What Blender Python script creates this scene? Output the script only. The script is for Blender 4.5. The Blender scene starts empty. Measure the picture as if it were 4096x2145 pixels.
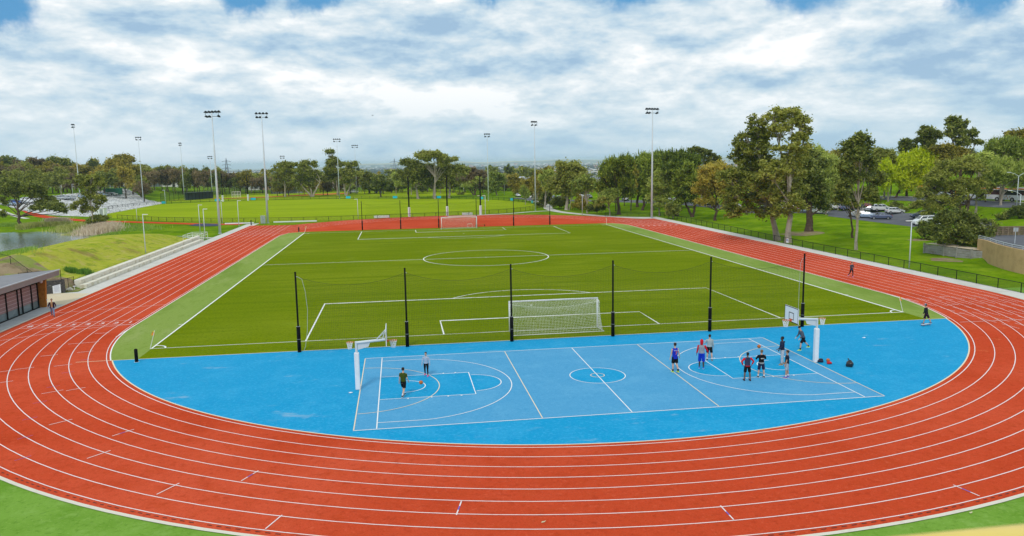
import bpy, bmesh, math, random
import numpy as np
from mathutils import Vector, Matrix
R_=math.radians
sc=bpy.context.scene
COL=sc.collection
rnd=random.Random(7)
NR=np.random.default_rng(11)

# ------------------------------------------------------------------ camera
CAM=np.array([-12.43426,-61.64062,13.9713]); YAW,PIT,ROL,FPX=.14484,.13844,-.01668,3072.53
def rot(yaw,pitch,roll):
    cy,sy=math.cos(yaw),math.sin(yaw);cp,sp=math.cos(pitch),math.sin(pitch)
    f=np.array([sy*cp,cy*cp,-sp]);r=np.array([cy,-sy,0.]);u=np.cross(r,f)
    cr,sr=math.cos(roll),math.sin(roll)
    return np.array([r*cr+u*sr,-r*sr+u*cr,f])
RM=rot(YAW,PIT,ROL)
cam=bpy.data.cameras.new('camera');camo=bpy.data.objects.new('camera',cam);COL.objects.link(camo)
M=Matrix(((RM[0][0],RM[1][0],-RM[2][0],CAM[0]),(RM[0][1],RM[1][1],-RM[2][1],CAM[1]),(RM[0][2],RM[1][2],-RM[2][2],CAM[2]),(0,0,0,1)))
camo.matrix_world=M
cam.sensor_width=36;cam.lens=FPX/4096*36;cam.clip_end=60000;cam.clip_start=.1
cam.dof.use_dof=True;cam.dof.focus_distance=95;cam.dof.aperture_fstop=4
sc.camera=camo
sc.view_settings.view_transform='Standard';sc.view_settings.look='None';sc.view_settings.exposure=-0.03;sc.view_settings.gamma=1
sc.cycles.max_bounces=5;sc.cycles.diffuse_bounces=3;sc.cycles.transparent_max_bounces=12;sc.cycles.volume_bounces=1
# ------------------------------------------------------------------ world
W=bpy.data.worlds.new('World');sc.world=W;W.use_nodes=True
nt=W.node_tree;nt.nodes.clear()
class NT:
    def __init__(s,t): s.t=t
    def n(s,typ,ins=None,**k):
        x=s.t.nodes.new(typ)
        for a,b in k.items(): setattr(x,a,b)
        for a,b in (ins or {}).items():
            if hasattr(b,'links') or isinstance(b,bpy.types.NodeSocket): s.t.links.new(b,x.inputs[a])
            else: x.inputs[a].default_value=b
        return x
    def math(s,op,a,b=0.,clamp=False):
        return s.n('ShaderNodeMath',{0:a,1:b},operation=op,use_clamp=clamp).outputs[0]
    def ramp(s,fac,stops):
        r=s.n('ShaderNodeValToRGB',{0:fac});e=r.color_ramp.elements
        while len(e)<len(stops): e.new(.5)
        for i,(p,c) in enumerate(stops):
            e[i].position=p;e[i].color=(*c,1) if len(c)==3 else c
        return r.outputs[0]
    def mix(s,f,a,b,typ='MIX'):
        m=s.n('ShaderNodeMix',data_type='RGBA',blend_type=typ)
        for i,v in ((0,f),(6,a),(7,b)):
            if isinstance(v,bpy.types.NodeSocket): s.t.links.new(v,m.inputs[i])
            else: m.inputs[i].default_value=v if i==0 else ((*v,1) if len(v)==3 else v)
        return m.outputs[2]
    def noise(s,vec,scale,detail=4,rough=.55,dist=0.):
        return s.n('ShaderNodeTexNoise',{'Vector':vec,'Scale':scale,'Detail':detail,'Roughness':rough,'Distortion':dist}).outputs[0]
SUN_EL,SUN_AZ=R_(48),R_(205)   # azimuth clockwise from +y
w=NT(nt)
tc=w.n('ShaderNodeTexCoord').outputs['Generated']
sep=w.n('ShaderNodeSeparateXYZ',{0:tc})
z0=w.math('MAXIMUM',sep.outputs[2],0.)
zz=w.math('ADD',z0,.055)
px=w.math('DIVIDE',sep.outputs[0],zz);py=w.math('DIVIDE',sep.outputs[1],zz)
pv=w.n('ShaderNodeCombineXYZ',{0:px,1:py,2:0.}).outputs[0]
pv2=w.n('ShaderNodeMapping',{0:pv,'Scale':(.62,1.,1.),'Location':(3.1,1.4,0)}).outputs[0]
sky=w.n('ShaderNodeTexSky',sky_type='NISHITA',sun_disc=False,sun_elevation=SUN_EL,sun_rotation=SUN_AZ,altitude=50,air_density=1.3,dust_density=.6,ozone_density=2.)
def lay(sc_,loc,off,det):
    m1=w.n('ShaderNodeMapping',{0:tc,'Scale':sc_,'Location':loc}).outputs[0]
    m2=w.n('ShaderNodeMapping',{0:tc,'Scale':sc_,'Location':(loc[0],loc[1],loc[2]+off)}).outputs[0]
    a_,b_=w.noise(m1,1.,det,.60,.12),w.noise(m2,1.,5,.55,.12)
    return a_,w.math('SUBTRACT',a_,b_)
n0=w.noise(pv2,.34,6,.5,.3)
n1,g1=lay((4.2,4.2,12.5),(1.7,.4,2.2),.45,10)
n2,g2=lay((11.,11.,27.),(.3,5.1,1.2),.35,10)
shade=w.math('ADD',w.math('MULTIPLY',n1,.56),w.math('ADD',w.math('MULTIPLY',n2,.28),w.math('MULTIPLY',n0,.16)))
shade=w.math('ADD',shade,w.math('ADD',w.math('MULTIPLY',g1,.42),w.math('MULTIPLY',g2,.30)))
lowb=w.n('ShaderNodeMapRange',{0:w.math('ABSOLUTE',w.math('SUBTRACT',z0,.075)),1:0.,2:.05,3:.025,4:0.},interpolation_type='SMOOTHSTEP').outputs[0]
shade=w.math('SUBTRACT',shade,lowb)
cl=w.ramp(shade,[(.35,(3.7,5.5,7.4)),(.42,(5.2,6.9,8.3)),(.485,(6.9,8.1,8.9)),(.55,(8.6,9.3,9.7)),(.62,(10.8,10.9,10.9))])
# openings of blue, around three directions high over the field
def dirv(x,y):
    d=np.array([(x-2048)/FPX,-(y-1072.5)/FPX,1.])@RM;return d/np.linalg.norm(d)
hole=None
for (hx,hy,r0,r1) in ((0,0,.046,.022),(1000,-45,.040,.020),(1250,-40,.036,.018),(1960,-20,.020,.006),(2500,-130,.060,.036),(3250,-170,.073,.048),(3950,-130,.060,.036)):
    d=dirv(hx,hy)
    wob=w.n('ShaderNodeVectorMath',{0:tc,1:w.n('ShaderNodeVectorMath',{0:w.n('ShaderNodeTexNoise',{'Vector':tc,'Scale':13.,'Detail':9.,'Roughness':.62}).outputs[1],1:(.09,.09,.09)},operation='MULTIPLY').outputs[0]},operation='ADD').outputs[0]
    ds=w.n('ShaderNodeVectorMath',{0:wob,1:(d[0]+.045,d[1]+.045,d[2]+.045)},operation='DISTANCE').outputs['Value']
    m=w.n('ShaderNodeMapRange',{0:ds,1:r0,2:r1,3:0.,4:1.},interpolation_type='SMOOTHSTEP').outputs[0]
    hole=m if hole is None else w.math('MAXIMUM',hole,m)
blue=w.mix(.82,sky.outputs[0],(.75,3.3,6.6))
skyc=w.mix(hole,cl,blue)
# pale air towards the horizon
hz=w.n('ShaderNodeMapRange',{0:z0,1:0.,2:.12,3:.6,4:0.},interpolation_type='SMOOTHSTEP').outputs[0]
skyc=w.mix(hz,skyc,(5.0,6.9,8.1))
bg=w.n('ShaderNodeBackground',{0:skyc,1:.1})
w.n('ShaderNodeOutputWorld',{0:bg.outputs[0]})
# ------------------------------------------------------------------ sun
sl=bpy.data.lights.new('sun','SUN');sl.energy=1.5;sl.angle=R_(10);sl.color=(1,.96,.9)
so=bpy.data.objects.new('sun',sl);COL.objects.link(so)
sd=Vector((math.sin(SUN_AZ)*math.cos(SUN_EL),math.cos(SUN_AZ)*math.cos(SUN_EL),math.sin(SUN_EL)))
so.rotation_euler=sd.to_track_quat('Z','Y').to_euler()

# ------------------------------------------------------------------ helpers
def tag(o,label=None,cat=None,group=None,kind=None):
    for k,v in (('label',label),('category',cat),('group',group),('kind',kind)):
        if v: o[k]=v
    return o
def empty(name,loc,rz=0.,label=None,cat=None,group=None,rx=0.):
    o=bpy.data.objects.new(name,None);COL.objects.link(o);o.location=loc;o.rotation_euler=(rx,0,rz);o.empty_display_size=.2
    return tag(o,label,cat,group)
def link(name,me,parent=None):
    o=bpy.data.objects.new(name,me);COL.objects.link(o)
    if parent: o.parent=parent
    return o
def copy_tree(o,parent=None):
    c=o.copy();COL.objects.link(c)
    if parent: c.parent=parent
    for ch in list(o.children): copy_tree(ch,c)
    return c
class MB:
    def __init__(s): s.v=[];s.f=[];s.m=[];s.cur=0
    def add(s,vs,fs):
        b=len(s.v);s.v+= [tuple(map(float,p)) for p in vs];s.f+=[tuple(b+i for i in f) for f in fs];s.m+=[s.cur]*len(fs);return s
    def box(s,c,d,rz=0.,T=None):
        x,y,z=d[0]/2,d[1]/2,d[2]/2;ca,sa=math.cos(rz),math.sin(rz)
        vs=[(c[0]+ca*a-sa*b,c[1]+sa*a+ca*b,c[2]+e) for a,b,e in ((-x,-y,-z),(x,-y,-z),(x,y,-z),(-x,y,-z),(-x,-y,z),(x,-y,z),(x,y,z),(-x,y,z))]
        return s.add(vs,[(3,2,1,0),(4,5,6,7),(0,1,5,4),(1,2,6,5),(2,3,7,6),(3,0,4,7)])
    def tube(s,pts,rad,n=6,cap=True,up=None):
        pts=[np.array(p,float) for p in pts]
        if not hasattr(rad,'__len__'): rad=[rad]*len(pts)
        vs=[];pa=None
        for i,p in enumerate(pts):
            t=pts[min(i+1,len(pts)-1)]-pts[max(i-1,0)];t=t/(np.linalg.norm(t)+1e-9)
            a=np.cross(t,[0,0,1.] if abs(t[2])<.9 else [1.,0,0]);a/=np.linalg.norm(a)
            if pa is not None:
                a=pa-t*np.dot(pa,t);a/=np.linalg.norm(a)+1e-9
            pa=a;b=np.cross(t,a)
            for k in range(n):
                an=2*math.pi*k/n;vs.append(p+rad[i]*(a*math.cos(an)+b*math.sin(an)))
        fs=[]
        for i in range(len(pts)-1):
            for k in range(n):
                k2=(k+1)%n;fs.append((i*n+k,i*n+k2,(i+1)*n+k2,(i+1)*n+k))
        if cap: fs+=[tuple(range(n))[::-1],tuple((len(pts)-1)*n+k for k in range(n))]
        return s.add(vs,fs)
    def cyl(s,c,r,h,n=16,r2=None): return s.tube([(c[0],c[1],c[2]),(c[0],c[1],c[2]+h)],[r,r if r2 is None else r2],n)
    def poly(s,pts,z): return s.add([(p[0],p[1],z) for p in pts],[tuple(range(len(pts)))])
    def quad(s,*p): return s.add(p,[tuple(range(len(p)))])
    def strip(s,pts,wd,z,closed=False):
        P=[np.array(p[:2],float) for p in pts];n=len(P);L=[]
        for i in range(n):
            a=P[(i-1)%n] if (closed or i>0) else P[i];b=P[(i+1)%n] if (closed or i<n-1) else P[i]
            t=b-a;t/=np.linalg.norm(t);nn=np.array([-t[1],t[0]])
            k=1.
            if (closed or 0<i<n-1):
                t1=P[i]-P[i-1];t1/=np.linalg.norm(t1);c=abs(np.dot(nn,[-t1[1],t1[0]]));k=1/max(c,.4)
            L.append((P[i]+nn*wd/2*k,P[i]-nn*wd/2*k))
        vs=[];
        for a,b in L: vs+=[(a[0],a[1],z),(b[0],b[1],z)]
        fs=[(2*i+1,2*((i+1)%n)+1,2*((i+1)%n),2*i) for i in range(n if closed else n-1)]
        return s.add(vs,fs)
    def sphere(s,c,r,n=10,m=7):
        if not hasattr(r,'__len__'): r=(r,r,r)
        vs=[(c[0],c[1],c[2]+r[2])];
        for i in range(1,m):
            a=math.pi*i/m
            for k in range(n):
                b=2*math.pi*k/n;vs.append((c[0]+r[0]*math.sin(a)*math.cos(b),c[1]+r[1]*math.sin(a)*math.sin(b),c[2]+r[2]*math.cos(a)))
        vs.append((c[0],c[1],c[2]-r[2]));fs=[(0,1+k,1+(k+1)%n) for k in range(n)]
        for i in range(m-2):
            for k in range(n): fs.append((1+i*n+k,1+(i+1)*n+k,1+(i+1)*n+(k+1)%n,1+i*n+(k+1)%n))
        e=len(vs)-1;fs+=[(e,1+(m-2)*n+(k+1)%n,1+(m-2)*n+k) for k in range(n)]
        return s.add(vs,fs)
    def mesh(s,name,mats,smooth=False):
        me=bpy.data.meshes.new(name);me.from_pydata(s.v,[],s.f);me.update()
        if not isinstance(mats,(list,tuple)): mats=[mats]
        for m in mats: me.materials.append(m)
        if len(mats)>1: me.polygons.foreach_set('material_index',s.m)
        if smooth: me.polygons.foreach_set('use_smooth',[True]*len(me.polygons))
        return me
    def build(s,name,mats,parent=None,smooth=False,bevel=0):
        o=link(name,s.mesh(name,mats,smooth),parent)
        if bevel:
            b=o.modifiers.new('bevel','BEVEL');b.width=bevel;b.segments=2;b.limit_method='ANGLE'
        return o
def struct(mb,name,m,**k):
    o=mb.build(name,m,**k);o['kind']='structure';return o
# pixel of the photograph (4096 wide) -> ray; used only to read real positions off the photograph
def ray(x,y): return np.array([(x-2048)/FPX,-(y-1072.5)/FPX,1.])@RM
def ss(a,b,x):
    t=np.clip((x-a)/(b-a),0,1);return t*t*(3-2*t)
def H(x,y):
    x=np.asarray(x,float);y=np.asarray(y,float)
    z=-.03+0*x
    z=z+3.2*ss(92,118,x)*ss(-60,20,y)*(1-.7*ss(115,180,y))+5.*ss(130,230,x)*(1-ss(400,900,y))
    z=z+.5*np.sin(x*.09+1)*ss(53,62,x)*(1-ss(80,95,x))*ss(30,60,y)
    # bank behind the brick retaining wall
    z=z+2.2*ss(62.3,66,x)*(1-ss(90,100,x))*(1-ss(34,50,y))
    # mound beside the terrace, pond behind it
    z=z+1.9*ss(-50.6,-58,x)*(1-ss(-63,-80,x))*ss(31,45,y)*(1-ss(84,104,y))
    z=z+1.25*ss(-49.9,-51.2,x)*(1-ss(-58,-64,x))*ss(31,35,y)*(1-ss(70,86,y))*.75
    z=z+1.35*ss(-51.3,-59,x)*(1-ss(34,60,y))*ss(14,26,y)
    pd=np.hypot((x+101)/30,(y-100)/34);z=z-1.5*(1-ss(.75,1.12,pd))*ss(-60,-74,x)
    # left car park plateau and forest behind
    z=z+3.6*ss(-113,-142,x)*ss(165,215,y)*(1-ss(500,900,y))
    z=z+4*ss(-150,-300,x)*(1-ss(700,1400,y))
    # valley in front of the far suburbs, plain and hills
    d=np.hypot(x,y);az=np.arctan2(x+12,np.maximum(y+61,1.))
    z=z-30*ss(350,1150,d)*ss(60,300,y)-42*ss(2500,13000,d)
    hill=ss(-.03,.03,az)*(1+.12*np.sin(az*37)+.1*np.sin(az*90+1))+.95*np.exp(-((az+.035)/.05)**2)
    z=z+hill*86*ss(8500,13500,d)*(1-.3*ss(15000,19000,d))
    z=z+2*np.sin(x*.004)*np.sin(y*.0031)*ss(600,1500,d)
    return z
def hit(px,py):
    d=ray(px,py);t=np.concatenate([np.arange(20,420,.25),np.arange(420,3000,4)])
    P=CAM[:,None]+d[:,None]*t
    g=P[2]-H(P[0],P[1]);i=np.argmax(g<0)
    if not (g<0).any(): i=len(t)-1
    a,b=(g[i-1],g[i]) if i>0 else (1,0);f=a/(a-b+1e-9);tt=t[i-1]+(t[i]-t[i-1])*f
    p=CAM+d*tt;p[2]=float(H(p[0],p[1]));return p
def at(px,py,Y):
    d=ray(px,py);return CAM+(Y-CAM[1])/d[1]*d
ZO={'a':(0,400,2576/1024),'b':(1024,400,2576/1024),'c':(2048,400,2576/1024),'d':(3072,400,2576/1024),'e':(0,900,2576/1024),'h':(3072,900,2576/1024),'p':(0,600,2248/600),'s':(0,0,1.)}
def Z(k,x,y):
    o=ZO[k];return o[0]+x/o[2],o[1]+y/o[2]
# ------------------------------------------------------------------ materials
MC={}
def mat(name,col,rough=.6,metal=0.,var=0.,vscale=3.,spec=.3,col2=None,bump=0.,bscale=30.,coat=0.):
    if name in MC: return MC[name]
    m=bpy.data.materials.new(name);m.use_nodes=True;t=m.node_tree;t.nodes.clear();k=NT(t)
    out=k.n('ShaderNodeOutputMaterial');b=k.n('ShaderNodeBsdfPrincipled',{'Roughness':rough,'Metallic':metal,'Specular IOR Level':spec,'Coat Weight':coat})
    if var or col2:
        g=k.n('ShaderNodeNewGeometry').outputs['Position']
        n=k.noise(g,vscale,6,.6)
        c2=col2 or tuple(c*(1-var) for c in col)
        f=k.n('ShaderNodeMapRange',{0:n,1:.35,2:.65,3:0.,4:1.}).outputs[0]
        t.links.new(k.mix(f,col,c2),b.inputs['Base Color'])
        if bump:
            nb=k.noise(g,bscale,3,.6);bp=k.n('ShaderNodeBump',{'Height':nb,'Strength':bump,'Distance':.02});t.links.new(bp.outputs[0],b.inputs['Normal'])
    else: b.inputs['Base Color'].default_value=(*col,1)
    t.links.new(b.outputs[0],out.inputs[0]);MC[name]=m;return m
def surf(name,layers,rough=.8,spec=.0,fine=None,bump=0.,stretch=None):
    """layers: base colour, then (colour, noise scale, lo, hi, strength, (sx,sy)) mixed on top"""
    m=bpy.data.materials.new(name);m.use_nodes=True;t=m.node_tree;t.nodes.clear();k=NT(t)
    out=k.n('ShaderNodeOutputMaterial');b=k.n('ShaderNodeBsdfPrincipled',{'Roughness':rough,'Specular IOR Level':spec})
    g=k.n('ShaderNodeNewGeometry').outputs['Position'];c=layers[0];first=True
    for L in layers[1:]:
        col,s,lo,hi,st=L[:5];sx,sy=L[5] if len(L)>5 else (1,1)
        v=k.n('ShaderNodeMapping',{0:g,'Scale':(s*sx,s*sy,s),'Location':(s*3.7,-s*2.1,len(L)+s)}).outputs[0]
        n=k.noise(v,1.,5 if s<5 else 2,.6)
        f=k.n('ShaderNodeMapRange',{0:n,1:lo,2:hi,3:0.,4:st},interpolation_type='SMOOTHSTEP').outputs[0]
        c=k.mix(f,c,col)
    t.links.new(c,b.inputs['Base Color']) if isinstance(c,bpy.types.NodeSocket) else setattr(b.inputs['Base Color'],'default_value',(*c,1))
    if bump:
        nb=k.noise(g,bump[0],3,.7);bp=k.n('ShaderNodeBump',{'Height':nb,'Strength':bump[1],'Distance':bump[2]});t.links.new(bp.outputs[0],b.inputs['Normal'])
    t.links.new(b.outputs[0],out.inputs[0]);return m
M_turf=surf('pitch_turf',[(.150,.205,.004),((.190,.240,.010),.05,.42,.62,.75),((.115,.170,.003),.30,.46,.66,.75,(.10,2.6)),((.21,.27,.016),.10,.55,.7,.6,(1,2.)),((.115,.185,.004),1.4,.5,.72,.5,(.6,1.6)),((.07,.12,.002),4.,.48,.72,.65),((.27,.32,.02),6.,.54,.76,.5)],bump=(25,.5,.02))
M_turf2=surf('margin_turf',[(.235,.325,.07),((.15,.24,.035),.14,.45,.65,.8,(1,.35)),((.30,.36,.12),.3,.5,.7,.6,(1.5,.4)),((.17,.26,.04),1.6,.5,.72,.6,(1.6,.5)),((.10,.17,.01),5.,.52,.8,.5),((.33,.39,.12),8.,.56,.8,.4)],bump=(25,.5,.02))
M_apron=surf('apron_turf',[(.185,.345,.050),((.12,.265,.022),.3,.4,.65,.7),((.25,.41,.09),1.3,.5,.72,.55),((.09,.21,.015),4.,.5,.72,.6),((.28,.42,.11),9.,.53,.78,.55)],bump=(22,.6,.03))
M_red=surf('track_rubber',[(.54,.066,.024),((.62,.095,.042),.07,.4,.62,.85),((.44,.046,.013),.22,.5,.7,.55),((.50,.065,.020),.9,.48,.70,.55),((.36,.038,.012),3.2,.50,.72,.5),((.68,.13,.06),4.6,.54,.76,.5),((.34,.035,.010),13.,.5,.72,.45),((.70,.14,.06),15.,.56,.76,.40)],rough=.8,bump=(60,.3,.01))
M_blue=surf('blue_acrylic',[(.001,.300,.56),((.025,.345,.61),.6,.45,.65,.6),((.0,.26,.54),2.4,.5,.72,.5),((.06,.40,.68),5.,.48,.72,.55),((.0,.25,.52),7.,.5,.72,.5),((.33,.47,.58),.24,.63,.74,.55,(1,2.4)),((.20,.42,.60),.8,.63,.75,.4,(1,1.8))],rough=.6,spec=.05)
M_blue2=surf('court_acrylic',[(.075,.325,.56),((.11,.375,.60),.5,.45,.68,.6),((.04,.28,.52),2.6,.5,.72,.45),((.13,.39,.62),5.5,.5,.74,.5),((.03,.25,.48),8.,.52,.74,.5)],rough=.6,spec=.05)
M_line=surf('white_line_paint',[(.84,.84,.80),((.66,.64,.58),6.,.5,.75,.5)],rough=.6)
M_lineR=surf('lane_line_paint',[(.80,.72,.70),((.60,.45,.42),3.,.5,.72,.6)],rough=.6)
M_cream=surf('cream_line_paint',[(.80,.68,.46),((.62,.55,.42),5.,.5,.75,.5)],rough=.6)
M_conc=surf('pale_concrete',[(.60,.585,.53),((.47,.45,.39),.4,.45,.68,.6),((.68,.66,.60),2.,.5,.7,.5),((.38,.36,.30),18.,.58,.8,.4)],rough=.85)
M_concg=surf('grey_concrete',[(.44,.46,.46),((.35,.36,.36),.5,.45,.68,.6),((.52,.53,.52),3.,.5,.7,.4)],rough=.85)
M_tan=surf('sandy_concrete',[(.62,.52,.36),((.66,.60,.47),.5,.45,.65,.8),((.42,.33,.2),4.,.6,.8,.4)],rough=.9)
M_kerb=surf('kerb_concrete',[(.68,.64,.53),((.48,.45,.34),1.5,.5,.72,.6)],rough=.85)
M_oval=surf('oval_grass',[(.275,.36,.010),((.215,.305,.006),.06,.42,.62,.8,(.35,1.6)),((.29,.36,.03),.25,.5,.7,.5,(.3,2.5)),((.13,.20,.005),3.,.52,.8,.4)],bump=(9,.5,.05))
M_grass=surf('park_grass',[(.155,.265,.004),((.075,.165,.004),.11,.42,.62,.85),((.24,.35,.02),.2,.5,.68,.7),((.05,.10,.004),2.6,.5,.75,.5),((.18,.30,.012),6.,.5,.72,.5),((.17,.12,.05),.07,.70,.78,.5)],bump=(6,.6,.08))
M_mound=surf('mound_grass',[(.40,.40,.05),((.27,.34,.02),.35,.42,.62,.7,(.7,1.1)),((.46,.38,.13),.7,.5,.68,.7,(1.1,.8)),((.22,.14,.06),.16,.56,.70,.75),((.17,.25,.02),.45,.56,.64,.7,(2.2,.6)),((.16,.24,.02),2.6,.5,.75,.55)],bump=(6,.6,.08))
M_dirt=surf('bare_dirt',[(.30,.23,.14),((.19,.13,.08),.8,.45,.65,.7),((.38,.30,.18),3.,.5,.7,.5),((.22,.28,.05),.30,.48,.60,.85),((.10,.15,.03),2.2,.58,.7,.6)],rough=.95,bump=(5,.8,.1))
M_asph=surf('asphalt',[(.13,.135,.15),((.17,.175,.19),.3,.45,.65,.7),((.09,.095,.11),2.5,.5,.72,.5),((.22,.22,.23),20.,.6,.8,.4)],rough=.85)
M_clay=surf('red_clay',[(.52,.12,.045),((.60,.18,.08),.2,.4,.65,.6)],rough=.9)
M_pole=mat('galvanised_steel',(.62,.68,.72),.5,.0,var=.12,vscale=.8)
M_dpole=mat('dark_steel',(.018,.024,.028),.6,0,spec=.15)
M_black=mat('black_vinyl',(.005,.005,.006),.75,0,spec=.08)
M_blackm=mat('black_powder_coat',(.007,.008,.008),.6,0,spec=.12)
M_wpaint=mat('white_enamel',(.80,.81,.82),.35,0,var=.06,vscale=3)
M_wpad=mat('white_padding',(.80,.82,.85),.5,0,var=.10,vscale=2.5)
M_glass=mat('dark_glass',(.02,.03,.035),.06,0,spec=.9)
M_tyre=mat('tyre_rubber',(.012,.012,.013),.8)
M_rim=mat('alloy_rim',(.45,.46,.48),.3,.7)
M_orng=mat('orange_rim',(.75,.13,.03),.4)
M_net=mat('white_cord',(.86,.87,.88),.6)
M_bnet=mat('black_cord',(.012,.015,.012),.7)
M_bark=surf('pale_bark',[(.36,.31,.25),((.22,.18,.14),1.2,.45,.68,.8,(1,1)),((.52,.48,.42),.7,.52,.7,.7)],rough=.9)
M_barkd=surf('dark_bark',[(.10,.07,.05),((.05,.035,.025),1.5,.45,.68,.8),((.20,.15,.11),2.2,.55,.7,.5)],rough=.9)
def leafmat(name,a,b,c,tr=.42):
    m=bpy.data.materials.new(name);m.use_nodes=True;t=m.node_tree;t.nodes.clear();k=NT(t)
    g=k.n('ShaderNodeNewGeometry');oi=k.n('ShaderNodeObjectInfo')
    n=k.noise(g.outputs['Position'],.9,3,.6)
    f=k.math('ADD',k.math('MULTIPLY',g.outputs['Random Per Island'],.45),k.math('MULTIPLY',k.math('SUBTRACT',n,.15),1.15))
    f=k.math('ADD',f,k.math('MULTIPLY',k.math('SUBTRACT',oi.outputs['Random'],.5),.3))
    col=k.ramp(f,[(.25,a),(.58,b),(.88,c)])
    d=k.n('ShaderNodeBsdfPrincipled',{'Base Color':col,'Roughness':.55,'Specular IOR Level':.35})
    tl=k.n('ShaderNodeBsdfTranslucent',{'Color':col})
    mx=k.n('ShaderNodeMixShader',{0:tr,1:d.outputs[0],2:tl.outputs[0]})
    k.n('ShaderNodeOutputMaterial',{0:mx.outputs[0]});return m
L_gum=leafmat('gum_leaves',(0.063,0.086,0.009),(0.218,0.250,0.026),(0.494,0.494,0.098))
L_dark=leafmat('dark_leaves',(0.040,0.063,0.009),(0.147,0.186,0.023),(0.390,0.416,0.078))
L_oak=leafmat('sheoak_needles',(0.034,0.067,0.009),(0.160,0.224,0.020),(0.403,0.481,0.052))
L_lime=leafmat('lime_leaves',(.36,.44,.003),(.62,.72,.008),(.82,.88,.05),.5)
L_pale=leafmat('pale_leaves',(0.115,0.161,0.021),(0.333,0.410,0.058),(0.624,0.676,0.156))
L_rust=leafmat('rusty_leaves',(0.098,0.098,0.009),(0.320,0.282,0.028),(0.624,0.494,0.078))
L_brown=leafmat('brown_leaves',(0.086,0.063,0.025),(0.218,0.160,0.070),(0.403,0.299,0.143))
# ------------------------------------------------------------------ ground
def axis(lo,hi,st,far,gr=1.14):
    a=list(np.arange(lo,hi+.01,st));s=st;x=lo;L=[]
    while x>-far: s*=gr;x-=s;L.append(x)
    s=st;x=hi;U=[]
    while x<far: s*=gr;x+=s;U.append(x)
    return np.array(L[::-1]+a+U)
xs=axis(-190,180,2.,19500);ys=np.array([-400,-260,-160,-100,-70]+list(axis(-50,330,2.,19500)[np.searchsorted(axis(-50,330,2.,19500),-50):]))
X,Y=np.meshgrid(xs,ys);Zg=H(X,Y)
# ground passes just under the building, platform and water
nx,ny=len(xs),len(ys)
me=bpy.data.meshes.new('ground')
vv=np.stack([X,Y,Zg],-1).reshape(-1,3)
i=np.arange(nx-1)[None,:]+nx*np.arange(ny-1)[:,None];q=np.stack([i,i+1,i+1+nx,i+nx],-1).reshape(-1,4)
def fastmesh(me,v,q):
    n=len(v);me.vertices.add(n);me.vertices.foreach_set('co',np.asarray(v,np.float32).ravel())
    k=q.shape[1];me.loops.add(q.size);me.loops.foreach_set('vertex_index',q.astype(np.int32).ravel())
    me.polygons.add(len(q));me.polygons.foreach_set('loop_start',np.arange(0,q.size,k,dtype=np.int32));me.polygons.foreach_set('loop_total',np.full(len(q),k,np.int32))
    me.update(calc_edges=True)
fastmesh(me,vv,q);me.polygons.foreach_set('use_smooth',[True]*len(me.polygons))
# ground material : mown park grass near, mixed paddocks and scrub far away
mg=bpy.data.materials.new('ground_cover');mg.use_nodes=True;t=mg.node_tree;t.nodes.clear();k=NT(t)
g=k.n('ShaderNodeNewGeometry').outputs['Position'];sp=k.n('ShaderNodeSeparateXYZ',{0:g})
c=(.155,.265,.004)
for col,s,lo,hi,st in (((.075,.165,.004),.11,.42,.62,.85),((.25,.35,.02),.2,.5,.68,.7),((.05,.10,.004),2.6,.5,.75,.5),((.18,.30,.012),6.,.5,.72,.5),((.06,.125,.003),.9,.52,.70,.6),((.26,.34,.012),.45,.56,.70,.5),((.17,.12,.05),.07,.70,.78,.5)):
    n=k.noise(g,s,4,.6);f=k.n('ShaderNodeMapRange',{0:n,1:lo,2:hi,3:0.,4:st}).outputs[0];c=k.mix(f,c,col)
ds=k.n('ShaderNodeVectorMath',{0:g},operation='LENGTH').outputs['Value']
farc=k.ramp(k.noise(g,.0016,8,.62),[(.30,(.05,.07,.03)),(.45,(.10,.12,.05)),(.55,(.20,.20,.12)),(.62,(.42,.38,.22)),(.7,(.30,.30,.24))])
yf=k.n('ShaderNodeMapRange',{0:k.noise(k.n('ShaderNodeMapping',{0:g,'Scale':(.00008,.0005,.001)}).outputs[0],1.,3,.5),1:.45,2:.55,3:0.,4:1.}).outputs[0]
farc=k.mix(k.math('MULTIPLY',yf,k.n('ShaderNodeMapRange',{0:ds,1:4200.,2:5200.,3:0.,4:.8}).outputs[0]),farc,(.62,.52,.25))
ff=k.n('ShaderNodeMapRange',{0:ds,1:380.,2:620.,3:0.,4:1.}).outputs[0]
c=k.mix(ff,c,farc)
b=k.n('ShaderNodeBsdfPrincipled',{'Base Color':c,'Roughness':.9,'Specular IOR Level':.0})
bpn=k.n('ShaderNodeBump',{'Height':k.noise(g,6.,3,.7),'Strength':.5,'Distance':.08});t.links.new(bpn.outputs[0],b.inputs['Normal'])
k.n('ShaderNodeOutputMaterial',{0:b.outputs[0]})
me.materials.append(mg);go=link('ground',me);go['kind']='structure'
def patch(name,pts,m,dz=.03,n=24,kind='structure'):
    """bilinear sheet laid over the terrain"""
    a,b_,c_,d=[np.array(p,float) for p in pts];mb=MB();vs=[];nn=n
    for j in range(nn+1):
        for i in range(nn+1):
            u,v=i/nn,j/nn;p=(a*(1-u)+b_*u)*(1-v)+(d*(1-u)+c_*u)*v
            vs.append((p[0],p[1],float(H(p[0],p[1]))+dz))
    mb.add(vs,[(j*(nn+1)+i,j*(nn+1)+i+1,(j+1)*(nn+1)+i+1,(j+1)*(nn+1)+i) for j in range(nn) for i in range(nn)])
    o=mb.build(name,m,smooth=True);o['kind']=kind;return o
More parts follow.
